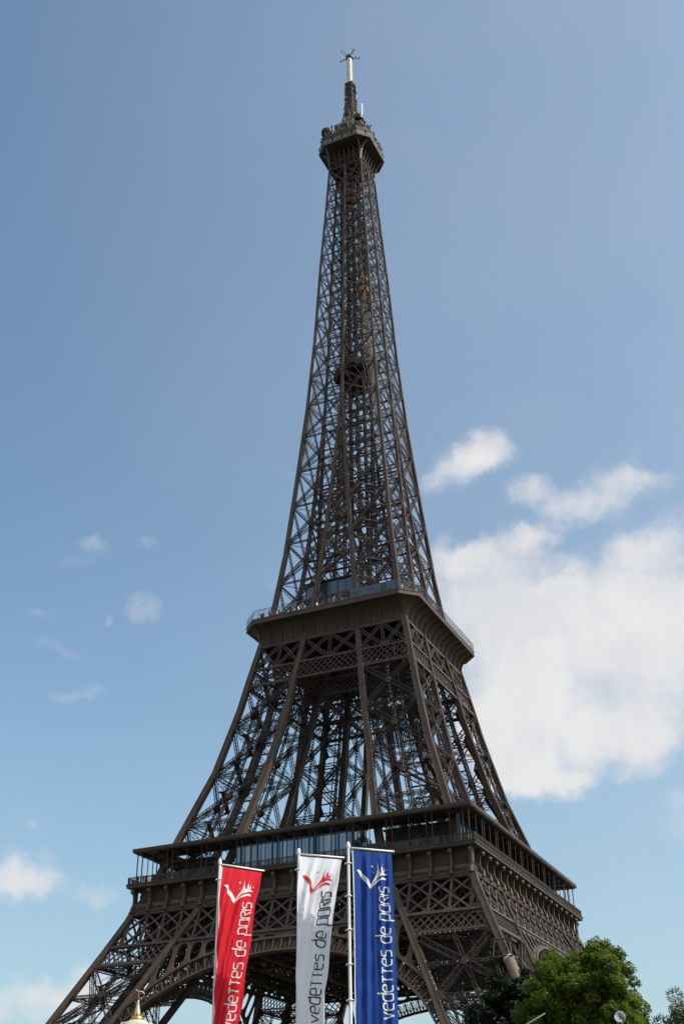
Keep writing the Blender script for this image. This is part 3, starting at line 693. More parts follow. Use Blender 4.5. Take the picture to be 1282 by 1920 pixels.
for k in range(4):
    for x in np.arange(-12.4, 12.5, 1.5): lk.bar(face(k, x, 120.9, 0, lambda z: 12.5), face(k, x, 122.2, 0, lambda z: 12.5), .06, .06)
    lk.bar(face(k, -12.5, 122.2, 0, lambda z: 12.5), face(k, 12.5, 122.2, 0, lambda z: 12.5), .07, .07)
lk.build('upper_deck', M['iron_shaded'], platform2)

# ------------------------------------------------------------------ upper shaft
UP = [116.4, 127.5, 138.5, 149, 159.3, 169.9, 180, 189.4, 199, 208.5, 217, 225, 232.8, 240, 247, 254.3, 261, 267.6]
sh = MB()
for k in range(4):
    n = FN[k]
    for z0, z1 in zip(UP[:-1], UP[1:]):
        w = float(np.interp(z0, [116, 180, 260], [.74, .55, .42])); cc = w*.16
        X0 = [-O_(z0), -I_(z0), I_(z0), O_(z0)]; X1 = [-O_(z1), -I_(z1), I_(z1), O_(z1)]
        bays = (0, 1, 2) if z0 < 160 else (0, 2)
        for i in bays:
            if i == 1 and z0 < 120: continue
            a0, b0 = face(k, X0[i], z0, 0, O_), face(k, X0[i+1], z0, 0, O_); a1, b1 = face(k, X1[i], z1, 0, O_), face(k, X1[i+1], z1, 0, O_)
            ww = w if i != 1 else w*.7
            if i == 1:
                # narrow middle bay: two flat crosses per panel
                am, bm_ = (a0+a1)/2, (b0+b1)/2
                for q in ((a0, bm_), (b0, am), (am, b1), (bm_, a1)): girder(sh, *q, ww, .3, n, cc, .06, ww)
                sh.bar(am, bm_, .25, .25, n)
            else:
                girder(sh, a0, b1, ww, .4, n, cc, .045, ww*.9); girder(sh, b0, a1, ww, .4, n, cc, .045, ww*.9)
            girder(sh, a1, b1, ww*.6, .3, n, cc*.8, .04, ww*.9)
            gusset(sh, (a0+b0+a1+b1)/4+n*.2, n, (0, 0, 1), w*1.1, w*1.1)
            for c_ in (a1, b1): gusset(sh, c_+((a1+b1)/2-c_)*.08+n*.24, n, (0, 0, 1), w*1.4, w*1.9)
        # legs' inner faces below the junction
        if z0 < 158:
            for s in (-1, 1):
                a0, b0 = face(k, s*I_(z0), z0, 0, O_), face(k, s*I_(z0), z0, 0, I_); a1, b1 = face(k, s*I_(z1), z1, 0, O_), face(k, s*I_(z1), z1, 0, I_)
                sn = np.cross(n, V3(0, 0, 1)); 
                girder(sh, a0, b1, w*.8, .3, sn, cc, .05, w); girder(sh, b0, a1, w*.8, .3, sn, cc, .05, w); girder(sh, a1, b1, w*.7, .3, sn, cc, .05, w)
        # horizontal frame seen from below
                c0 = face(k, -O_(z1), z1, 0, O_); m0 = face(k, 0, z1, 0, O_); m1 = face((k+3) % 4, 0, z1, 0, O_)
        sh.bar(m0, m1, .13, .13); sh.bar(c0, V3(0, 0, z1), .13, .13)
        for t in (.5,): sh.bar(m0+(c0-m0)*t, m1+(c0-m1)*t, .09, .09)
        zm = (z0+z1)/2
        sh.bar(face(k, 0, zm, 0, O_), face((k+3) % 4, 0, zm, 0, O_), .14, .14)
shaft = sh.build('upper_shaft', M['iron'], tower)
for sx in (-1, 1):
    for sy in (-1, 1):
        r_ = MB(); rib(r_, lambda z: V3(sx*O_(z), sy*O_(z), z), [116, 121.7, 128, 135.5, 145, 155, 167, 179, 190, 202, 215, 229, 246, 268], rib_size); r_.build('rib', M['iron_rib'], shaft)
for k in range(4):
    for s in (-1, 1):
        r_ = MB(); rib(r_, lambda z: face(k, s*max(I_(z), .12), z, 0, O_), [116, 121.7, 128, 138.6, 151, 160, 170, 182], lambda z: rib_size(z)*.92); r_.build('rib', M['iron_rib'], shaft)
    r_ = MB(); rib(r_, lambda z: face(k, 0, z, 0, O_), [180, 190, 202, 215, 229, 246, 268], lambda z: rib_size(z)*1.05); r_.build('rib', M['iron_rib'], shaft)
# lift guides and stair core
co = MB()
for x in (-3.2, -1.1, 1.1, 3.2):
    for y in (-2.6, 2.6):
        top_ = 268 if abs(x) < 2 else 266
        girder(co, (x, y, 116), (x*.8, y*.8, top_), .7, .6, (0, 1, 0), .16, .08, .9)
for z in np.arange(119, 266, 3.4):
    f_ = 1-.2*(z-116)/150
    for y in (-2.6, 2.6): co.bar((-3.2*f_, y*f_, z), (3.2*f_, y*f_, z), .18)
    for x in (-3.2, 3.2): co.bar((x*f_, -2.6*f_, z), (x*f_, 2.6*f_, z), .18)
    s = 1 if int(z/3.4) % 2 else -1
    co.bar((-s*.9, .2, z), (s*.9, .2, z+3.4), .9, .15, (0, 0, 1)); co.bar((-s*.9, -.3, z+1), (s*.9, -.3, z+4.4), .06)
for z in UP[1:]:
    r = min(4.5, O_(z)-.8)
    for t in (-.7, 0, .7): co.bar((-O_(z), t*r, z), (O_(z), t*r, z), .2, .35, (0, 0, 1)); co.bar((t*r, -O_(z), z), (t*r, O_(z), z), .2, .35, (0, 0, 1))
co.build('lift_core', M['iron_shaded'], tower)
# intermediate platform: a square deck turned 45 degrees inside the shaft
ip = MB(); q = 6.8
for z0, z1, h in ((193.6, 196.1, q), (192.9, 193.6, q-.5)):
    pts_ = [(0, -h), (h, 0), (0, h), (-h, 0)]
    for i in range(4):
        a, b = pts_[i], pts_[(i+1) % 4]; ip.poly([(*a, z0), (*b, z0), (*b, z1), (*a, z1)])
    ip.poly([(*p, z0) for p in pts_][::-1]); ip.poly([(*p, z1) for p in pts_])
for i in range(4):
    a = V3(*[(0, -q), (q, 0), (0, q), (-q, 0)][i], 0); b = V3(*[(q, 0), (0, q), (-q, 0), (0, -q)][i], 0)
    for t in np.linspace(0.05, .95, 9): ip.bar(a+(b-a)*t+V3(0, 0, 196.1), a+(b-a)*t+V3(0, 0, 197.3), .08)
    ip.bar(a+V3(0, 0, 197.3), b+V3(0, 0, 197.3), .08)
ip.box((0, 0, 190.4), (4.6, 4.0, 4.6))
ip.build('intermediate_platform', M['net'], tower)

# ------------------------------------------------------------------ summit
H3, C3 = 8.35, 2.95
s3 = MB()
oct_band(s3, [(H3-.3, C3, 275.3), (H3, C3, 275.45), (H3, C3, 275.6), (H3-.08, C3, 275.62), (H3-.08, C3, 277.4), (H3+.1, C3, 277.5), (H3+.1, C3, 277.7), (H3-.15, C3, 277.75), (H3-.45, C3, 279.6), (H3-.75, C3, 279.7), (6.4, 2.2, 280.4), (6.2, 2.2, 281.2), (3.9, 1.4, 281.6)])
s3.poly([(x, y, 275.3) for x, y in octo(H3-.3, C3)][::-1]); s3.poly([(x, y, 281.2) for x, y in octo(3.9, 1.4)])
summit = s3.build('summit_platform', M['iron_shaded'], tower)
oc = octo(H3-.02, C3)
for i in range(8):
    bd = MB()
    a = V3(*oc[i], 0); b = V3(*oc[(i+1) % 8], 0); nn = nrm((a+b)/2); L = np.linalg.norm(b-a); kk = int(round(L/.62))
    for j in range(kk):
        if j % 5 == 4: continue
        t = (j+.5)/kk; c = a+(b-a)*t+nn*.03; w = L/kk*.8
        for z0, z1 in ((275.95, 276.75), (276.9, 277.35)): bd.bar(c+V3(0, 0, z0), c+V3(0, 0, z1), w, .08, nn)
    bd.build('gallery_panel', M['band'], summit)
tl = MB()
for i in range(8):
    a = V3(*oc[i], 275.55); b = V3(*oc[(i+1) % 8], 275.55); tl.bar(a, b, .32, .12, nrm((a+b)/2*V3(1, 1, 0)))
tl.build('sill_moulding', M['teal'], summit)
for i, (cx, cy) in enumerate(octo(H3-.3, C3)):
    bk = MB(); sx_, sy_ = np.sign(cx), np.sign(cy)
    pts_ = []
    for t in np.linspace(0, 1, 9):
        z = 268.3+7.0*math.sin(t*math.pi/2)**.9; s = (1-math.cos(t*math.pi/2))**1.1; b0 = 5.0
        pts_.append(V3(sx_*(b0+(abs(cx)-b0)*s), sy_*(b0+(abs(cy)-b0)*s), z))
    nn = nrm((cy, -cx, 0))
    for a, b in zip(pts_[:-1], pts_[1:]): bk.bar(a, b, .42, .55, nn)
    bk.build('corner_bracket', M['iron_rib'], summit)
sf = MB()
for k in range(4):
    for x in (-3.2, -1.6, 0, 1.6, 3.2):
        pts_ = [face(k, x*.9, 267.6, 0, lambda z: 5.0), face(k, x*.95, 271, 0, lambda z: 5.2), face(k, x, 273.6, 0, lambda z: 6.0), face(k, x, 275.2, 0, lambda z: 7.8)]
        for a, b in zip(pts_[:2], pts_[1:3]): sf.bar(a, b, .3, .3, FN[k])
    for z in (267.8, 270.2, 272.4): sf.bar(face(k, -5, z, 0, lambda z: 5.05), face(k, 5, z, 0, lambda z: 5.05), .35, .3, FN[k])
    for xa, xb in ((-5, -1.7), (-1.7, 1.7), (1.7, 5)):
        sf.bar(face(k, xa, 267.8, 0, lambda z: 5), face(k, xb, 271.8, 0, lambda z: 5), .2, .2, FN[k]); sf.bar(face(k, xb, 267.8, 0, lambda z: 5), face(k, xa, 271.8, 0, lambda z: 5), .2, .2, FN[k])
sf.box((0, 0, 272), (7.6, 7.6, 6)); sf.build('summit_frame', M['iron_shaded'], summit)
# antenna thicket on the roof
an = MB()
oc = octo(7.75, 2.8)
for i in range(900):
    e = random.randrange(8); t = random.random(); a, b = oc[e], oc[(e+1) % 8]; s = 1-random.random()**1.6*.55
    x, y = (a[0]+(b[0]-a[0])*t)*s, (a[1]+(b[1]-a[1])*t)*s
    z0 = 279.5+(1-s)*5.5; h = random.uniform(.5, 2.5)*(1.6 if random.random() < .2 else 1); lx, ly = random.uniform(-.3, .3), random.uniform(-.3, .3)
    an.bar((x, y, z0), (x+lx, y+ly, z0+h), random.choice((.06, .09, .14)))
    if random.random() < .35: an.box((x+lx, y+ly, z0+h), (.4, .4, random.uniform(.3, .9)))
    if random.random() < .3:
        q_ = random.uniform(0, 6.28); an.bar((x+lx-.7*math.cos(q_), y+ly-.7*math.sin(q_), z0+h*.8), (x+lx+.7*math.cos(q_), y+ly+.7*math.sin(q_), z0+h*.8), .08)
for i in range(420):
    a = random.uniform(0, 6.283); z = random.uniform(282, 297); r = float(np.interp(z, [282, 286, 290, 297], [5.2, 4.0, 2.7, 1.8]))*random.uniform(.75, 1.12)
    x, y = r*math.cos(a), r*math.sin(a); an.bar((x, y, z), (x*random.uniform(.85, 1.1), y*random.uniform(.85, 1.1), z+random.uniform(.8, 2.4)), random.choice((.07, .1, .16)))
for k in range(4):
    for z in (280.6, 281.4): an.bar(face(k, -5.2, z, 0, lambda q: 7.6), face(k, 5.2, z, 0, lambda q: 7.6), .07)
an.build('antenna_thicket', M['antenna'], summit)
# campanile: arched lattice ribs below the mast
cp = MB()
for i in range(8):
    a = math.pi/4*i+.39; pts_ = [V3(r*math.cos(a), r*math.sin(a), z) for r, z in ((4.6, 280.6), (4.3, 283.4), (3.5, 285.9), (2.4, 288.2), (1.75, 291), (1.55, 295))]
    for p_, q_ in zip(pts_[:-1], pts_[1:]): cp.bar(p_, q_, .28, .28, (0, 0, 1))
cp.box((0, 0, 283), (4.6, 4.6, 3.6)); cp.lathe([(3.0, 284.8), (3.3, 285), (3.3, 285.3), (2.2, 286), (1.5, 287.5), (1.3, 289)], k=16)
for z, r in ((286, 3.45), (288.4, 2.5), (290.8, 1.9)):
    cp.tube([(r*math.cos(t), r*math.sin(t), z) for t in np.linspace(0, 6.2832, 17)], .09, 5)
cp.build('campanile', M['antenna'], tower)
# dishes and drums at the corners of the roof
def drum(c, r, h, name='dish_drum'):
    d_ = MB(); d_.lathe([(.05, 0), (r*.92, 0), (r, .1*h), (r, .85*h), (r*.9, h), (.05, h*1.05)], c, 18); d_.build(name, mat('dish_bronze', (0.03, 0.023, 0.018), .5, var=.3), summit, smooth=False)
drum((-5.3, -6.2, 282.3), 1.7, 1.5); drum((4.8, -5.0, 284.6), 1.5, 1.9); drum((5.6, 6.4, 282.6), 1.5, 1.5)
st = MB()
for x, y, z in ((-5.3, -6.2, 282.6), (5.0, -5.0, 285.2), (5.6, 6.4, 282.6)):
    for t in np.linspace(0, 5.2, 6): st.bar((x+.9*math.cos(t), y+.9*math.sin(t), 279.4), (x+.7*math.cos(t), y+.7*math.sin(t), z), .1)
st.box((-.6, -6.0, 284.2), (4.2, 1.0, 1.1)); st.bar((-2.4, -6, 279), (-2.4, -6, 284), .14); st.bar((1.2, -6, 279), (1.2, -6, 284), .14)
st.build('dish_stand', M['antenna'], summit)
wp = MB(); wp.tube([(5.7, -4.6, 286.0), (5.7, -4.6, 292.2)], .19, 8); wp.build('white_aerial', M['radome'], summit)
# mast: lower dark section and white cylinder with yagi arms
lm = MB()
for z0, z1, h in ((289, 296, 1.35), (296, 302, 1.3), (302, 308.6, 1.2)):
    for sx in (-1, 1):
        for sy in (-1, 1): lm.bar((sx*h, sy*h, z0), (sx*h, sy*h, z1), .2)
    lm.box((0, 0, (z0+z1)/2), (1.3*h, 1.3*h, z1-z0))
    for z in np.arange(z0, z1-.5, 1.1):
        for k in range(4):
            hp = lambda q: h
            lm.bar(face(k, -h, z, 0, hp), face(k, h, z, 0, hp), .1); lm.bar(face(k, -h, z, 0, hp), face(k, h, z+1.1, 0, hp), .08)
            lm.bar(face(k, 0, z+.5, 0, hp), face(k, 0, z+.5, 0, lambda q: h+.55), .5, .12, (0, 0, 1))
            if random.random() < .5: lm.bar(face(k, random.uniform(-h, h), z+.2, 0, lambda q: h+.5), face(k, random.uniform(-h, h), z+1.2, 0, lambda q: h+.7), .12)
for i in range(220):
    z = random.uniform(292, 307.6); k = random.randrange(4); x = random.uniform(-1.2, 1.2)
    lm.bar(face(k, x, z, 0, lambda q: 1.15), face(k, x+random.uniform(-.2, .2), z+random.uniform(-.2, .3), 0, lambda q: random.uniform(1.35, 2.1)), random.choice((.08, .12, .3)), .1)
lm.box((0, 0, 308.8), (2.6, 2.6, .4)); lm.build('mast_base', M['antenna'], tower)
wm = MB()
wm.lathe([(.78, 309.0), (.78, 321.4), (.001, 321.5)], k=14)
mast = wm.build('antenna_mast', M['radome'], tower)
pn = MB()
for i in range(4):
    a = math.pi/2*i+.2
    for z in np.arange(309.6, 321, .95):
        c = V3(.84*math.cos(a), .84*math.sin(a), z); pn.bar(c, c+V3(0, 0, .78), .62, .1, (math.cos(a), math.sin(a), 0), True)
for z in (309.2, 313.4, 317.2): pn.lathe([(.98, z), (.98, z+.16)], k=14)
pn.build('antenna_panel', mat('panel_cream', (.62, .58, .5), .4, var=.15), mast)
ya = MB(); ya.lathe([(.5, 321.2), (1.25, 321.5), (1.3, 322.3), (.5, 322.5), (.3, 323), (.001, 323.9)], k=12)
for i in range(5):
    a = 2*math.pi/5*i+.55; d_ = V3(math.cos(a), math.sin(a), 0); s_ = V3(-d_[1], d_[0], 0)
    ya.bar(d_*.9+V3(0, 0, 322), d_*3.3+V3(0, 0, 322.2), .16)
    for r in (2.1, 3.2): ya.bar(d_*r+s_*.1+V3(0, 0, 321.4), d_*r+s_*.1+V3(0, 0, 323.1), .12); ya.bar(d_*r-s_*.55+V3(0, 0, 322.2), d_*r+s_*.55+V3(0, 0, 322.2), .1)
ya.build('yagi_array', M['antenna'], mast)
# painters' cradle and wrapped sleeve on the near corner rib
cr_ = MB(); sl2 = MB(); cpw = MB()
cc_ = lambda z: V3(O_(z), -O_(z), z)
c = cc_(38.4)
for dz in (-1.3, 1.2):
    for k in range(4): cr_.bar(c+face(k, -1.5, dz, 0, lambda z: 1.5), c+face(k, 1.5, dz, 0, lambda z: 1.5), .22)
for a in (-1.5, 1.5):
    for b in (-1.5, 1.5): cr_.bar(c+V3(a, b, -1.3), c+V3(a*.8, b*.8, 1.2), .14)
cr_.box((c[0], c[1], c[2]-1.35), (3.1, 3.1, .12)); cr_.build('painters_cradle', M['iron_rib'], tower)
sl2.tube([cc_(36.6), cc_(28)], .85, 12); sleeve = sl2.build('rib_sleeve', mat('sleeve_canvas', (.17, .13, .105), .8, var=.15), tower)
cpw.tube([cc_(36.95), cc_(36.55)], [.8, .92], 12); cpw.build('sleeve_cap', M['white_metal'], sleeve)
# safety nets inside the near leg
for z0, z1 in ((82, 86.5), (87, 91.2), (92, 96), (96.5, 101), (33, 41.5)):
    nt_ = MB()
    for xa in np.arange(0, 1, .033):
        f0 = lambda z, t: V3(I_(z)+(O_(z)-I_(z))*(.04+.92*t), -(O_(z)-2.0), z)
        nt_.bar(f0(z0, xa), f0(z1, xa), .26, .03, (0, 1, 0))
    nt_.build('safety_net', M['net'], tower)
# sparkle lamps: thousands on the real thing, a mass of tiny bulbs
bm_ = MB(); oct_ = [(1, 0, 0), (-1, 0, 0), (0, 1, 0), (0, -1, 0), (0, 0, 1), (0, 0, -1)]; of = [(0, 2, 4), (2, 1, 4), (1, 3, 4), (3, 0, 4), (2, 0, 5), (1, 2, 5), (3, 1, 5), (0, 3, 5)]
for p in [q for q in bulbs if random.random() < .62]:
    br = random.uniform(.05, .11)
    bm_.mesh([tuple(np.array(p)+np.array(v)*br) for v in oct_], of)
tag(bm_.build('sparkle_bulbs', M['bulb'], tower), kind='stuff')
print('tower done')

# ------------------------------------------------------------------ things inside and on the tower
def cabin(name, loc, m, label, w=2.2, h=3.4):
    o = empty(name, loc, label, 'lift cabin')
    b = MB(); b.box((0, 0, h*.82), (w, w, h*.36)); b.box((0, 0, h*.16), (w, w, h*.32)); b.build('cabin_body', m, o)
    c = MB(); c.box((0, 0, h*.48), (w*.9, w*.9, h*.30)); c.build('cabin_window', M['dark_glass'], o)
    f = MB()
    for a in (-1, 1):
        for b_ in (-1, 1): f.box((a*w*.5, b_*w*.5, h*.5), (.14, .14, h*1.02))
    f.box((0, 0, h+.25), (w*.5, w*.5, .5)); f.build('cabin_frame', M['iron_shaded'], o)
cabin('lift_cabin', (3.9, -2.6, 219.0), M['yellow'], 'orange yellow lift cabin half way up the upper shaft of the tower', 2.3, 4.6)
cabin('lift_cabin', (.9, -2.4, 254.6), M['red'], 'red lift cabin high in the shaft just under the summit', 2.0, 4.2)
# printed wind screen behind the railing of the second platform
ban = MB()
for i, (x0, x1) in enumerate([(6.0, 9.4), (9.45, 13.2), (13.25, 15.2), (15.25, 17.4)]):
    for j in range(6):
        xa = x0+(x1-x0)*j/6; xb = x0+(x1-x0)*(j+1)/6; f_ = lambda x: .06*math.sin(x*3.1)
        ban.poly([(xa, -20.2+f_(xa), Z2+.05), (xb, -20.2+f_(xb), Z2+.05), (xb, -20.2+f_(xb), Z2+2.55), (xa, -20.2+f_(xa), Z2+2.55)])
bmt = bpy.data.materials.new('printed_screen'); bmt.use_nodes = True; nt = bmt.node_tree; b_ = nt.nodes['Principled BSDF']; b_.inputs['Roughness'].default_value = .5
tcn = nt.nodes.new('ShaderNodeTexCoord'); sx_ = nt.nodes.new('ShaderNodeSeparateXYZ'); nt.links.new(tcn.outputs['Object'], sx_.inputs[0])
mr_ = nt.nodes.new('ShaderNodeMapRange'); mr_.inputs['From Min'].default_value = 6; mr_.inputs['From Max'].default_value = 17.4; nt.links.new(sx_.outputs[0], mr_.inputs['Value'])
rp = nt.nodes.new('ShaderNodeValToRGB'); nt.links.new(mr_.outputs[0], rp.inputs[0]); cr2 = rp.color_ramp; cr2.interpolation = 'CONSTANT'
for i, (p_, c_) in enumerate([(0, (.10, .17, .23)), (.50, (.10, .18, .25)), (.62, (.03, .10, .045)), (.76, (.11, .19, .26)), (.9, (.06, .09, .17))]):
    e_ = cr2.elements[i] if i < 2 else cr2.elements.new(p_)
    e_.position = p_; e_.color = (*c_, 1)
nzn = nt.nodes.new('ShaderNodeTexNoise'); nzn.inputs['Scale'].default_value = 1.6; nzn.inputs['Detail'].default_value = 5; nt.links.new(tcn.outputs['Object'], nzn.inputs['Vector'])
mx_ = nt.nodes.new('ShaderNodeMix'); mx_.data_type = 'RGBA'; rr = nt.nodes.new('ShaderNodeMapRange'); rr.inputs['From Min'].default_value = .5; rr.inputs['From Max'].default_value = .6; nt.links.new(nzn.outputs[0], rr.inputs['Value'])
nt.links.new(rr.outputs[0], mx_.inputs[0]); nt.links.new(rp.outputs[0], mx_.inputs['A']); mx_.inputs['B'].default_value = (.05, .07, .10, 1); nt.links.new(mx_.outputs['Result'], b_.inputs['Base Color'])
tag(ban.build('printed_screen', bmt), 'blue and green printed wind screen behind the railing of the second platform', 'screen')

# visitors on the second platform
def person_mesh(pose):
    # joints: position, radius (metres); one continuous skinned body
    J = {'pel': ((0, 0, .95), .15), 'wst': ((0, 0, 1.10), .135), 'chs': ((0, .02, 1.32), .165), 'nck': ((0, 0, 1.48), .065), 'hd0': ((0, -.02, 1.56), .085), 'hd1': ((0, -.01, 1.68), .095), 'hd2': ((0, 0, 1.75), .06)}
    E = [('pel', 'wst'), ('wst', 'chs'), ('chs', 'nck'), ('nck', 'hd0'), ('hd0', 'hd1'), ('hd1', 'hd2')]
    for s, t in ((-1, 'l'), (1, 'r')):
        st = .10 if (pose == 1 and s > 0) else 0
        J.update({'hip'+t: ((s*.10, 0, .88), .105), 'kne'+t: ((s*.11, -.03-st*.5, .48), .07), 'ank'+t: ((s*.11, .02-st, .09), .045), 'toe'+t: ((s*.12, -.14-st, .04), .04)})
        E += [('pel', 'hip'+t), ('hip'+t, 'kne'+t), ('kne'+t, 'ank'+t), ('ank'+t, 'toe'+t)]
        if pose == 0: el, wr, hn = (s*.24, -.16, 1.13), (s*.17, -.40, 1.18), (s*.14, -.47, 1.18)     # leaning on the rail
        elif pose == 1: el, wr, hn = (s*.27, .03, 1.12), (s*.27, -.06, .88), (s*.26, -.08, .79)      # walking
        else: el, wr, hn = (s*.26, -.14, 1.26), (s*.10, -.30, 1.50), (s*.06, -.33, 1.56)             # taking a picture
        J.update({'sho'+t: ((s*.18, .01, 1.40), .07), 'elb'+t: (el, .048), 'wri'+t: (wr, .035), 'han'+t: (hn, .04)})
        E += [('chs', 'sho'+t), ('sho'+t, 'elb'+t), ('elb'+t, 'wri'+t), ('wri'+t, 'han'+t)]
    ks = list(J); bmm = bmesh.new(); lay = bmm.verts.layers.skin.verify()
    vs = [bmm.verts.new(J[k][0]) for k in ks]
    for a, b in E: bmm.edges.new((vs[ks.index(a)], vs[ks.index(b)]))
    for v, k in zip(vs, ks): v[lay].radius = (J[k][1], J[k][1]); v[lay].use_root = (k == 'pel')
    me = bpy.data.meshes.new('person'); bmm.to_mesh(me); bmm.free()
    o = bpy.data.objects.new('person', me); COL.objects.link(o); o.modifiers.new('skin', 'SKIN'); ss = o.modifiers.new('sub', 'SUBSURF'); ss.levels = 1
    dg = bpy.context.evaluated_depsgraph_get(); out = bpy.data.meshes.new_from_object(o.evaluated_get(dg)); bpy.data.objects.remove(o)
    for i, p in enumerate(out.polygons):
        c = p.center; p.use_smooth = True
        hand = any((V3(*c)-V3(*J['han'+t][0])) @ (V3(*c)-V3(*J['han'+t][0])) < .01 for t in 'lr')
        p.material_index = 3 if (c.z > 1.69 or (c.z > 1.58 and c.y > .03)) else 2 if (c.z > 1.47 or hand) else 0 if c.z > .92 else 1
    return out
skin_m = mat('skin', (.48, .30, .22), .6); hair_m = [mat('hair_dark', (.02, .015, .01), .6), mat('hair_fair', (.25, .17, .08), .6)]
tops = [mat('cloth_top', c, .8) for c in ((.72, .72, .70), (.03, .03, .04), (.30, .03, .03), (.05, .08, .18), (.28, .24, .18), (.10, .10, .11), (.55, .20, .22))]
trs = [mat('cloth_trousers', c, .8) for c in ((.03, .04, .08), (.05, .05, .05), (.20, .17, .12))]
base_p = [person_mesh(i) for i in range(3)]
prng = random.Random(4)
words = ['white', 'black', 'red', 'navy blue', 'beige', 'charcoal', 'pink']
xs_p = sorted(prng.uniform(-17.6, 5.2) for _ in range(34)) + sorted(prng.uniform(17.8, 20.2) for _ in range(0))
variants = {}
for i, x in enumerate(xs_p):
    pz = prng.randrange(3); ti = prng.choice([0, 1, 1, 1, 2, 3, 3, 4, 5, 5, 5, 6])
    key = (pz, ti)
    if key not in variants:
        me = base_p[pz].copy(); me.materials.clear()
        for mm_ in (tops[ti], prng.choice(trs), skin_m, prng.choice(hair_m)): me.materials.append(mm_)
        variants[key] = me
    o = bpy.data.objects.new('person', variants[key]); COL.objects.link(o)
    o.location = (x, -20.15+(.0 if pz == 0 else prng.uniform(.1, .7)), Z2); o.rotation_euler = (0, 0, prng.uniform(-.4, .4) if pz != 1 else prng.choice((-1.5, 1.5))); k_ = prng.uniform(.95, 1.06); o.scale = (k_, k_, k_)
    tag(o, 'person in a %s top %s the railing of the second platform' % (words[ti], ('leaning on', 'walking along', 'taking a picture at')[pz]), 'person', 'visitors along the railing of the second platform')

keys = list(variants)
for i in range(9):
    pz, ti = prng.choice([k for k in keys if k[0] != 2]); o = bpy.data.objects.new('person', variants[(pz, ti)]); COL.objects.link(o)
    o.location = (-33.4+i*1.25+prng.uniform(-.4, .4), -34.72, 57.6); o.rotation_euler = (0, 0, prng.uniform(-.4, .4))
    tag(o, 'person in a %s top standing at the balustrade of the first platform' % words[ti], 'person', 'visitors at the balustrade of the first platform')

# ------------------------------------------------------------------ flags
def chaikin(p, n=2, closed=False):
    p = [np.array(q, float) for q in p]
    for _ in range(n):
        r = [] if closed else [p[0]]
        for a, b in (zip(p, p[1:]+p[:1]) if closed else zip(p[:-1], p[1:])): r += [a*.75+b*.25, a*.25+b*.75]
        p = r if closed else r+[p[-1]]
    return p
GL = {  # strokes on a unit x-height, advance
 'v': ([[(0, 1), (.38, 0), (.76, 1)]], .76), 'T': ([[(0, 1), (.72, 1)], [(.36, 1), (.36, 0)]], .72), 'I': ([[(0, 0), (0, 1)]], .02),
 'e': ([[(.04, .5), (.76, .5), (.76, .72), (.66, .97), (.38, 1), (.10, .97), (0, .72), (0, .28), (.10, .03), (.38, 0), (.72, 0)]], .76),
 'd': ([[(.76, 1), (.38, 1), (.08, .97), (0, .72), (0, .28), (.08, .03), (.38, 0), (.76, 0)], [(.76, 0), (.76, 1.48)]], .76),
 's': ([[(.68, 1), (.25, 1), (.02, .97), (.02, .55), (.3, .5), (.44, .5), (.70, .45), (.70, .03), (.42, 0), (.02, 0)]], .70),
 'p': ([[(0, -.45), (0, 1)], [(0, 1), (.38, 1), (.68, .97), (.76, .72), (.76, .28), (.68, .03), (.38, 0), (0, 0)]], .76),
 'a': ([[(0, 0), (0, .72), (.08, .97), (.38, 1), (.76, 1)], [(.76, 1), (.76, 0)], [(0, .0), (.08, 0), (.76, 0)]], .76),
 'R': ([[(0, 0), (0, .72), (.08, .97), (.38, 1), (.62, 1), (.76, .9), (.76, .6), (.62, .5), (.30, .5)], [(.36, .5), (.76, 0)]], .76)}
TEXT = 'vedeTTes de paRIS'
GL['S'] = GL['s']
LOGO = [[(820, 332), (830, 325), (866, 328), (984, 498), (966, 552)],
 [(971, 545), (985, 508), (1008, 452), (1036, 402), (1056, 352), (1065, 300), (1070, 208), (1075, 300), (1082, 338), (1092, 352), (1186, 350), (1186, 360), (1124, 372), (1066, 408), (1016, 466), (980, 535)],
 [(977, 549), (1008, 494), (1050, 444), (1100, 408), (1132, 398), (1164, 404), (1180, 424), (1130, 425), (1080, 446), (1030, 488), (990, 535)],
 [(1098, 347), (1099, 300), (1104, 276), (1110, 268), (1116, 276), (1118, 300), (1119, 347)], [(1123, 347), (1124, 312), (1132, 312), (1133, 347)], [(1136, 347), (1137, 296), (1141, 274), (1143, 296), (1145, 347)],
 [(985, 270), (1001, 266), (1005, 250), (1009, 266), (1025, 270), (1009, 274), (1005, 290), (1001, 274)], [(1163, 302), (1172, 299), (1175, 290), (1178, 299), (1188, 302), (1178, 305), (1175, 316), (1172, 305)],
 [(1012, 343), (1018, 337), (1024, 343), (1018, 349)], [(1110, 243), (1115, 238), (1120, 243), (1115, 248)]]
ZT = 9.6
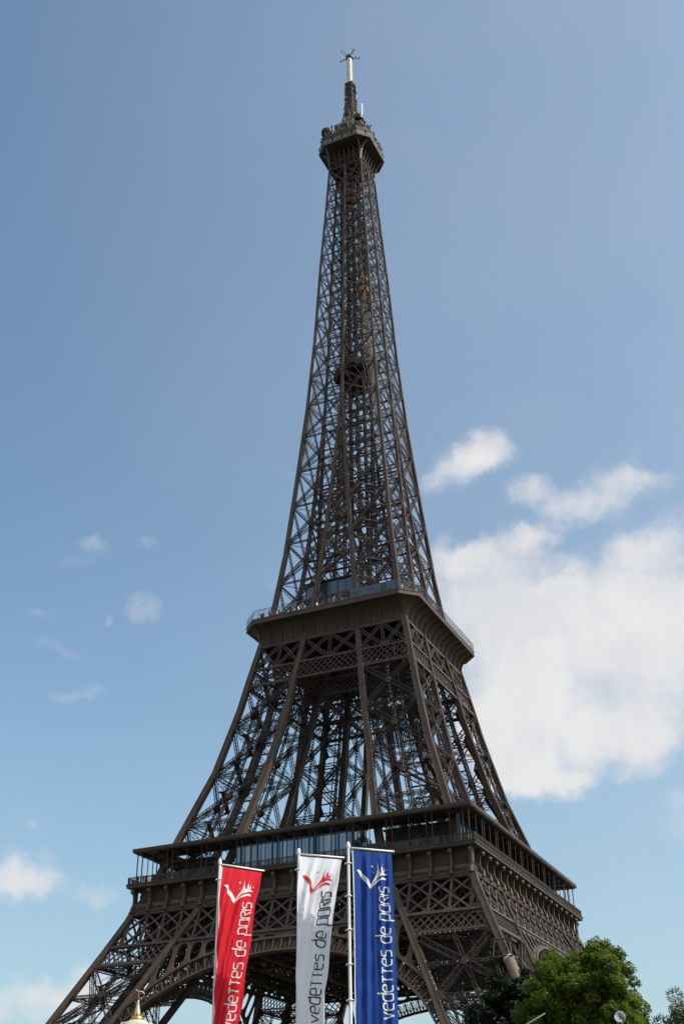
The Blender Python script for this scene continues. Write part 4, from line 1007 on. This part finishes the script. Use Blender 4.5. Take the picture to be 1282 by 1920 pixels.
def flag(pole, name_word, cloth_m, text_m, logo_m, W, L, ang, wid, folds, gap, label_pole, label_flag, nclip, back=0.0):
    px, py = pole
    # pole, top bar, clips
    po = empty('flagpole', (px, py, GZ), label_pole, 'flagpole', 'white flagpoles standing in a row')
    b = MB(); b.lathe([(.04, 0), (.033, 4), (.025, ZT-GZ+.06)], k=14); b.lathe([(.036, ZT-GZ+.0), (.038, ZT-GZ+.07), (.02, ZT-GZ+.11), (.001, ZT-GZ+.115)], k=14); b.lathe([(.12, 0), (.12, .12), (.056, .14)], k=14); b.build('pole', M['pole'], po, True)
    a0 = R(ang(0)); dv = V3(math.cos(a0), math.sin(a0), 0)
    b = MB(); b.tube([V3(0, 0, ZT-GZ), dv*(W+gap+.03)+V3(0, 0, ZT-GZ)], .018, 8); b.tube([dv*(W+gap+.02)+V3(0, 0, ZT-GZ), dv*(W+gap+.05)+V3(0, 0, ZT-GZ)], .022, 8); b.build('top_bar', M['pole'], po, True)
    for i in range(nclip):
        z = ZT-GZ-.30-.62*i
        aa = R(ang((ZT-GZ-z)/L)); d2 = V3(math.cos(aa), math.sin(aa), 0); b = MB()
        b.tube([V3(0, 0, z)+.046*V3(math.cos(t), math.sin(t), 0) for t in np.linspace(0, 2*math.pi, 13)], .011, 6)
        b.tube([d2*-.04+V3(0, 0, z), d2*-.07+V3(0, 0, z-.01), d2*-.072+V3(0, 0, z-.035)], .008, 6); b.tube([d2*.05+V3(0, 0, z), d2*(gap+.02)+V3(0, 0, z+.01)], .013, 6)
        b.build('clip', M['pole'], po, True)
    def S(u, v, off=0.0):
        def cx(u, lat):
            k = max(.25, (lat-.4)/.6); return u*k if u < .6 else .6*k+(u-.6)
        def pos(u, v):
            a = R(ang(v/L)); d_ = V3(math.cos(a), math.sin(a), 0); n_ = V3(math.sin(a), -math.cos(a), 0)
            nf, amp, sl, ph = folds
            env = min(1, v/.5+.12)*(1-.25*v/L)
            f = amp*env*(math.sin(2*math.pi*(nf*u+sl*v)+ph)+.5*math.sin(2*math.pi*(nf*1.73*u+sl*1.35*v)+1.7*ph+1)+.35*math.sin(2*math.pi*(nf*.43*u-sl*.3*v)+2.1))
            f += .010*env*math.sin(11*u+5.1*v+3*math.sin(2.3*v+4*u))+.0035*env*math.sin(47*u+9*v+4*math.sin(3.1*v-5*u))
            lat = wid(v/L)
            return V3(px, py, 0)+d_*(gap-back*.085*min(1, v/.7)+cx(u, lat)*W)+n_*(f+back*.08*min(1, v/.7))+V3(0, 0, ZT-.045-v)
        p = pos(u, v)
        if off:
            e = .004; t1 = pos(u+e, v)-p; t2 = pos(u, v+e)-p; n_ = np.cross(t2, t1); n_ /= np.linalg.norm(n_)+1e-12
            if n_ @ (V3(*cam.location)-p) < 0: n_ = -n_
            p = p+n_*off
        return p
    nu, nv = 110, 200
    b = MB(); vs = [S(i/nu, j/nv*L) for j in range(nv+1) for i in range(nu+1)]
    b.mesh(vs, [(j*(nu+1)+i, j*(nu+1)+i+1, (j+1)*(nu+1)+i+1, (j+1)*(nu+1)+i) for j in range(nv) for i in range(nu)])
    fo = b.build('banner_flag', cloth_m, None, True); tag(fo, label_flag, 'flag')
    # hem
    b = MB()
    for j in range(nv): b.poly([S(0, j/nv*L, .004), S(.022, j/nv*L, .004), S(.022, (j+1)/nv*L, .004), S(0, (j+1)/nv*L, .004)])
    b.build('hem', M['print_white'] if name_word != 'white' else M['cloth_white'], fo, True)
    # lettering, reading upwards
    XH = .205; SX = .160; total = 0; gl = []
    for ch in TEXT:
        if ch == ' ': total += .62; continue
        st_, ad = GL[ch]; gl.append((ch, total)); total += ad+.23
    b = MB(); v_end = .66; base_u = .885*W
    th = .0125
    for ch, x0 in gl:
        for stroke in GL[ch][0]:
            pts_ = chaikin(stroke, 2) if len(stroke) > 3 else stroke
            q = [(base_u-y*XH, v_end+(total-.23-(x0+x))*SX) for x, y in pts_]
            # dense resample
            dq = []
            for a, c in zip(q[:-1], q[1:]):
                k_ = max(1, int(math.hypot(c[0]-a[0], c[1]-a[1])/.018))
                dq += [(a[0]+(c[0]-a[0])*t/k_, a[1]+(c[1]-a[1])*t/k_) for t in range(k_)]
            dq.append(q[-1]); n = len(dq); lft = []; rgt = []
            for i in range(n):
                a = dq[max(i-1, 0)]; c = dq[min(i+1, n-1)]; tx, ty = c[0]-a[0], c[1]-a[1]; l = math.hypot(tx, ty) or 1; nx, ny = -ty/l*th, tx/l*th
                lft.append((dq[i][0]+nx, dq[i][1]+ny)); rgt.append((dq[i][0]-nx, dq[i][1]-ny))
            for i in range(n-1):
                b.poly([S(u/W, v, .007) for u, v in (lft[i], lft[i+1], rgt[i+1], rgt[i])])
    b.build('lettering', text_m, fo)
    # emblem
    bm2 = bmesh.new()
    for pg in LOGO:
        vv = [bm2.verts.new((((x-768)/477*W), (y-88)/645, 0)) for x, y in pg]; bm2.faces.new(vv)
    bmesh.ops.triangulate(bm2, faces=bm2.faces[:])
    for _ in range(4):
        lg = [e for e in bm2.edges if e.calc_length() > .03]
        if not lg: break
        bmesh.ops.subdivide_edges(bm2, edges=lg, cuts=1)
        bmesh.ops.triangulate(bm2, faces=[f for f in bm2.faces if len(f.verts) > 3])
    b = MB(); vs = [S(v.co.x/W, v.co.y, .007) for v in bm2.verts]; bm2.verts.index_update(); b.mesh(vs, [tuple(v.index for v in f.verts) for f in bm2.faces]); bm2.free()
    b.build('emblem', logo_m, fo)
    return fo
Lf = 5.2
flag((88.585, -204.973), 'blue', M['cloth_blue'], M['print_white'], M['print_white'], .84, Lf, lambda t: 45-4*t, lambda t: 1+.03*t, (3.2, .030, .10, .4), .075,
     'white flagpole carrying the blue banner', 'blue banner flag with white lettering and emblem, hanging straight', 9)
flag((87.51, -204.99), 'white', M['cloth_white'], M['print_black'], M['print_red'], .88, Lf, lambda t: 44.4+14*min(1, t*1.5), lambda t: 1-.34*min(1, t*1.9), (2.6, .042, .75, 1.1), .03,
     'white flagpole carrying the white banner', 'white banner flag with charcoal lettering and a red emblem', 1, 1.0)
flag((85.73, -205.03), 'red', M['cloth_red'], M['print_white'], M['print_white'], .96, Lf, lambda t: 59+4*min(1, t*1.5), lambda t: 1-.40*min(1, t*1.75), (3.6, .026, .95, 2.0), .04,
     'white flagpole carrying the red banner', 'red banner flag with white lettering and emblem, drawn to a narrow foot', 1, 1.0)

# ------------------------------------------------------------------ trees
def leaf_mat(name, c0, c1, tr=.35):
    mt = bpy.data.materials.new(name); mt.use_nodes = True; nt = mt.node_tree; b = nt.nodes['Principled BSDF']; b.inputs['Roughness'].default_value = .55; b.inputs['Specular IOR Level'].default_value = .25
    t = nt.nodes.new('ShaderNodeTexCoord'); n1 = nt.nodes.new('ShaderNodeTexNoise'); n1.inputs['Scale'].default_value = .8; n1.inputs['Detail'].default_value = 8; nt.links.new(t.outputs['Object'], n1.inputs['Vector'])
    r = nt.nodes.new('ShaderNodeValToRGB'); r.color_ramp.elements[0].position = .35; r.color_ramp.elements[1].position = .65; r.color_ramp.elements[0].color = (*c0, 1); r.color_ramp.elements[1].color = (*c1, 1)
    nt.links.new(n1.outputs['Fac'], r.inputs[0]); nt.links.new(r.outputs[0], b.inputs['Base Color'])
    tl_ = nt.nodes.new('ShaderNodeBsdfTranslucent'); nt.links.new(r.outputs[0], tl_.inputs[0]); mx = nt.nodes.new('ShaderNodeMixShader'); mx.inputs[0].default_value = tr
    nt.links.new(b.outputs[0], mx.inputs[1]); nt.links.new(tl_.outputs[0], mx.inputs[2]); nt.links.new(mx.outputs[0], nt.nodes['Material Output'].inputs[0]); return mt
bark = mat('bark', (.10, .075, .055), .9, var=.3, vscale=3, bump=.4)
def tree(name, label, base, crown_c, rad, nb, nl, leaf, tuft, lm, seed, flat=.55, group=None, shape=None):
    r_ = np.random.default_rng(seed); o = empty(name, base, label, 'tree', group); base = V3(*base); cc = V3(*crown_c)-base; rad = V3(*rad)
    boughs = []
    while len(boughs) < nb:
        d_ = r_.normal(size=3); d_ /= np.linalg.norm(d_); s = r_.uniform(.25, 1.0)**.5
        lump = 1+.09*math.sin(3.1*d_[0]*2+seed)+.09*math.sin(5*d_[1]+2.7*d_[2]+seed*2)
        p = cc+d_*rad*s*lump
        if p[2] > cc[2]-rad[2]*.9: boughs.append((p, tuft*r_.uniform(.45, 1.5)))
    P = []
    for p, t in boughs:
        k = int(nl/nb*(t/tuft)**2)
        q = r_.normal(size=(k, 3)); q /= np.linalg.norm(q, axis=1, keepdims=True); q *= (r_.uniform(.25, 1, size=(k, 1))**.5)
        q[:, 2] = q[:, 2]*flat+.12*np.sin(q[:, 0]*6)*flat
        P.append(p+q*t)
    P = np.concatenate(P); n = len(P)
    out_ = P-cc; out_ /= np.linalg.norm(out_, axis=1, keepdims=True)+1e-9
    N = out_*.5+np.array([0, 0, .8])+r_.normal(size=(n, 3))*.55; N /= np.linalg.norm(N, axis=1, keepdims=True)
    T = np.cross(N, r_.normal(size=(n, 3))); T /= np.linalg.norm(T, axis=1, keepdims=True); B = np.cross(N, T)
    s = leaf*r_.uniform(.6, 1.3, size=(n, 1))
    quad = np.stack([P-T*s, P-B*s*.42+N*s*.1, P+T*s, P+B*s*.42+N*s*.1], 1).reshape(-1, 3)
    b = MB(); me = bpy.data.meshes.new('crown'); me.vertices.add(4*n); me.vertices.foreach_set('co', quad.ravel()); me.loops.add(4*n); me.loops.foreach_set('vertex_index', np.arange(4*n, dtype=np.int32)); me.polygons.add(n); me.polygons.foreach_set('loop_start', np.arange(0, 4*n, 4, dtype=np.int32)); me.polygons.foreach_set('use_smooth', np.zeros(n, bool)); me.update(calc_edges=True); me.validate(); me.materials.append(lm)
    c = bpy.data.objects.new('crown', me); COL.objects.link(c); c.parent = o
    b = MB(); fork = cc*V3(1, 1, 0)*.9+V3(0, 0, max(2.5, cc[2]-rad[2]*.8))
    b.tube([V3(0, 0, 0), fork*.5+V3(.1, .05, 0), fork], [rad[0]*.085, rad[0]*.07, rad[0]*.06], 10)
    for p, t in boughs[::max(1, nb//26)]:
        mid = fork*.45+p*.55+V3(*r_.normal(size=3))*.25-V3(0, 0, .2*rad[2]*.3); b.tube([fork-V3(0, 0, .3), mid, p], [rad[0]*.035, rad[0]*.018, .02], 6)
    b.build('trunk', bark, o, True)
    return o
tree('broadleaf_tree', 'large bright green broadleaf tree in front of the right foot of the tower', (76.2, -138.6, GZ), (76.5, -138.6, 13.8), (4.4, 4.2, 5.9), 640, 170000, .14, .60, leaf_mat('maple_leaf', (.08, .125, .014), (.15, .20, .026), .5), 5, .8)
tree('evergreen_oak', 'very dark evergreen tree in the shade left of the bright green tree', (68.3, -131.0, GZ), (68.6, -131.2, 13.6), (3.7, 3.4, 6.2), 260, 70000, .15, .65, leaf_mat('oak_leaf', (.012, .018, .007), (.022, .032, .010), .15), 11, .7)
tree('slender_tree', 'thin grey green tree with an open crown at the lower right edge', (75.4, -97.2, GZ), (75.5, -97.2, 16.4), (3.6, 3.4, 4.9), 110, 20000, .15, .7, leaf_mat('willow_leaf', (.06, .075, .03), (.11, .13, .06)), 21, .9)

# ------------------------------------------------------------------ merry-go-round with its gilded finial
cx_, cy_, cz_ = 64.5, -176.2, 11.33
mg = empty('carousel', (cx_, cy_, GZ), 'cream domed carousel with a gilded crown and spire on its roof', 'carousel')
zz0 = cz_-GZ
cream = mat('cream_cupola', (.52, .47, .34), .45, var=.12, vscale=5)
goldm = mat('gilding', (.58, .36, .11), .32, metal=.75, var=.15, vscale=6)
b = MB(); b.lathe([(5.2, 4.0), (5.4, 4.3), (5.2, 4.6), (3.2, 6.2), (1.7, 7.2), (1.25, 7.6)], k=32); b.build('canopy_roof', mat('striped_canopy', (.62, .55, .42), .6, var=.2), mg)
b = MB(); b.lathe([(1.2, 7.55), (1.22, zz0-.93)]+[(.93*math.sin(t), zz0-.93+.93*math.cos(t)) for t in np.linspace(1.57, .02, 12)], k=32); b.build('cupola', cream, mg, True)
b = MB()
for i in range(28):
    a = i/28*6.2832; b.lathe([(.001, -.045), (.045, 0), (.001, .045)], (.97*math.cos(a), .97*math.sin(a), zz0-.42), 6)
    b.lathe([(.001, -.04), (.04, 0), (.001, .04)], (.72*math.cos(a), .72*math.sin(a), zz0-.22), 6)
b.build('light_bulb_ring', M['bulb'], mg)
b = MB(); b.lathe([(.22, zz0-.05), (.29, zz0), (.26, zz0+.1), (.2, zz0+.16)], k=24)
for i in range(12):
    a = i/12*6.2832; u = V3(math.cos(a), math.sin(a), 0); s_ = V3(-u[1], u[0], 0)
    b.poly([u*.24-s_*.07+V3(0, 0, zz0+.08), u*.24+s_*.07+V3(0, 0, zz0+.08), u*.31+V3(0, 0, zz0+.27)])
b.build('crown_ring', goldm, mg)
b = MB(); b.lathe([(.17, zz0+.1), (.16, zz0+.2), (.10, zz0+.45), (.05, zz0+.70), (.04, zz0+.84)], k=20); b.build('spire', mat('gilt_spire', (.70, .56, .36), .28, metal=.6), mg, True)
b = MB(); b.lathe([(.001, zz0+.80), (.07, zz0+.86), (.08, zz0+.92), (.03, zz0+1.0), (.001, zz0+1.02)], k=14); b.build('red_knob', mat('red_lacquer', (.35, .02, .02), .3), mg, True)
b = MB(); b.tube([(0, 0, zz0+1.0), (0, 0, zz0+1.22)], .012, 6); b.tube([V3(-.22, .08, zz0+1.30), V3(-.02, 0, zz0+1.22), V3(.2, -.02, zz0+1.19), V3(.38, -.06, zz0+1.06)], [.035, .018, .03, .012], 6); b.build('weather_vane', M['white_metal'], mg, True)
b = MB(); b.lathe([(5.6, 0), (5.6, .35), (.01, .36)], k=32); b.build('platform', mat('plank', (.2, .12, .07), .7, var=.2), mg)
for i in range(12):
    a = i/12*6.2832; b = MB(); b.tube([(4.9*math.cos(a), 4.9*math.sin(a), .35), (4.9*math.cos(a), 4.9*math.sin(a), 4.3)], .06, 8); b.build('post', goldm, mg)

# ------------------------------------------------------------------ globe lamp, slim pole, slanted mast
lp = empty('globe_lamp', (88.43, -181.93, GZ), 'clear glass globe lamp on a post in front of the bright green tree', 'street lamp')
b = MB(); b.lathe([(.11, 0), (.11, .3), (.06, .5), (.045, 3), (.04, 7.35), (.09, 7.4), (.09, 7.5), (.03, 7.52)], k=12); b.build('post', mat('dark_green_post', (.03, .045, .04), .4), lp, True)
gm = bpy.data.materials.new('globe_glass'); gm.use_nodes = True; pb = gm.node_tree.nodes['Principled BSDF']; pb.inputs['Base Color'].default_value = (.85, .87, .85, 1); pb.inputs['Roughness'].default_value = .12; pb.inputs['Transmission Weight'].default_value = .9; pb.inputs['IOR'].default_value = 1.12; pb.inputs['Specular IOR Level'].default_value = 1.0
b = MB(); b.lathe([(.001, 7.5)]+[(.19*math.sin(t), 7.69-.19*math.cos(t)) for t in np.linspace(.1, 3.04, 16)]+[(.001, 7.88)], k=24); b.build('glass_globe', gm, lp, True)
b = MB(); b.lathe([(5.0*0+.045, 0), (.04, 5), (.034, 9.72), (.05, 9.74), (.03, 9.82), (.001, 9.83)], (0, 0, 0), 10)
o = b.build('slim_mast', M['pole'], None, True); o.location = (78.58, -185.29, GZ); tag(o, 'slim plain white mast behind the right edge of the white banner', 'mast')
b = MB(); b.tube([(83.55, -178.02, 8.2), (83.92, -177.9, 9.70), (84.59, -177.7, 10.05+.02)], [.035, .035, .03], 8)
b = MB(); b.tube([V3(72.0, -181.4, GZ), V3(83.4, -178.06, 9.43), V3(84.59, -177.7, 10.05)], [.05, .032, .022], 8)
o = b.build('slanted_pole', mat('pale_green_pole', (.17, .21, .17), .5), None, True); tag(o, 'slanting pale green pole in front of the lower green foliage', 'pole')
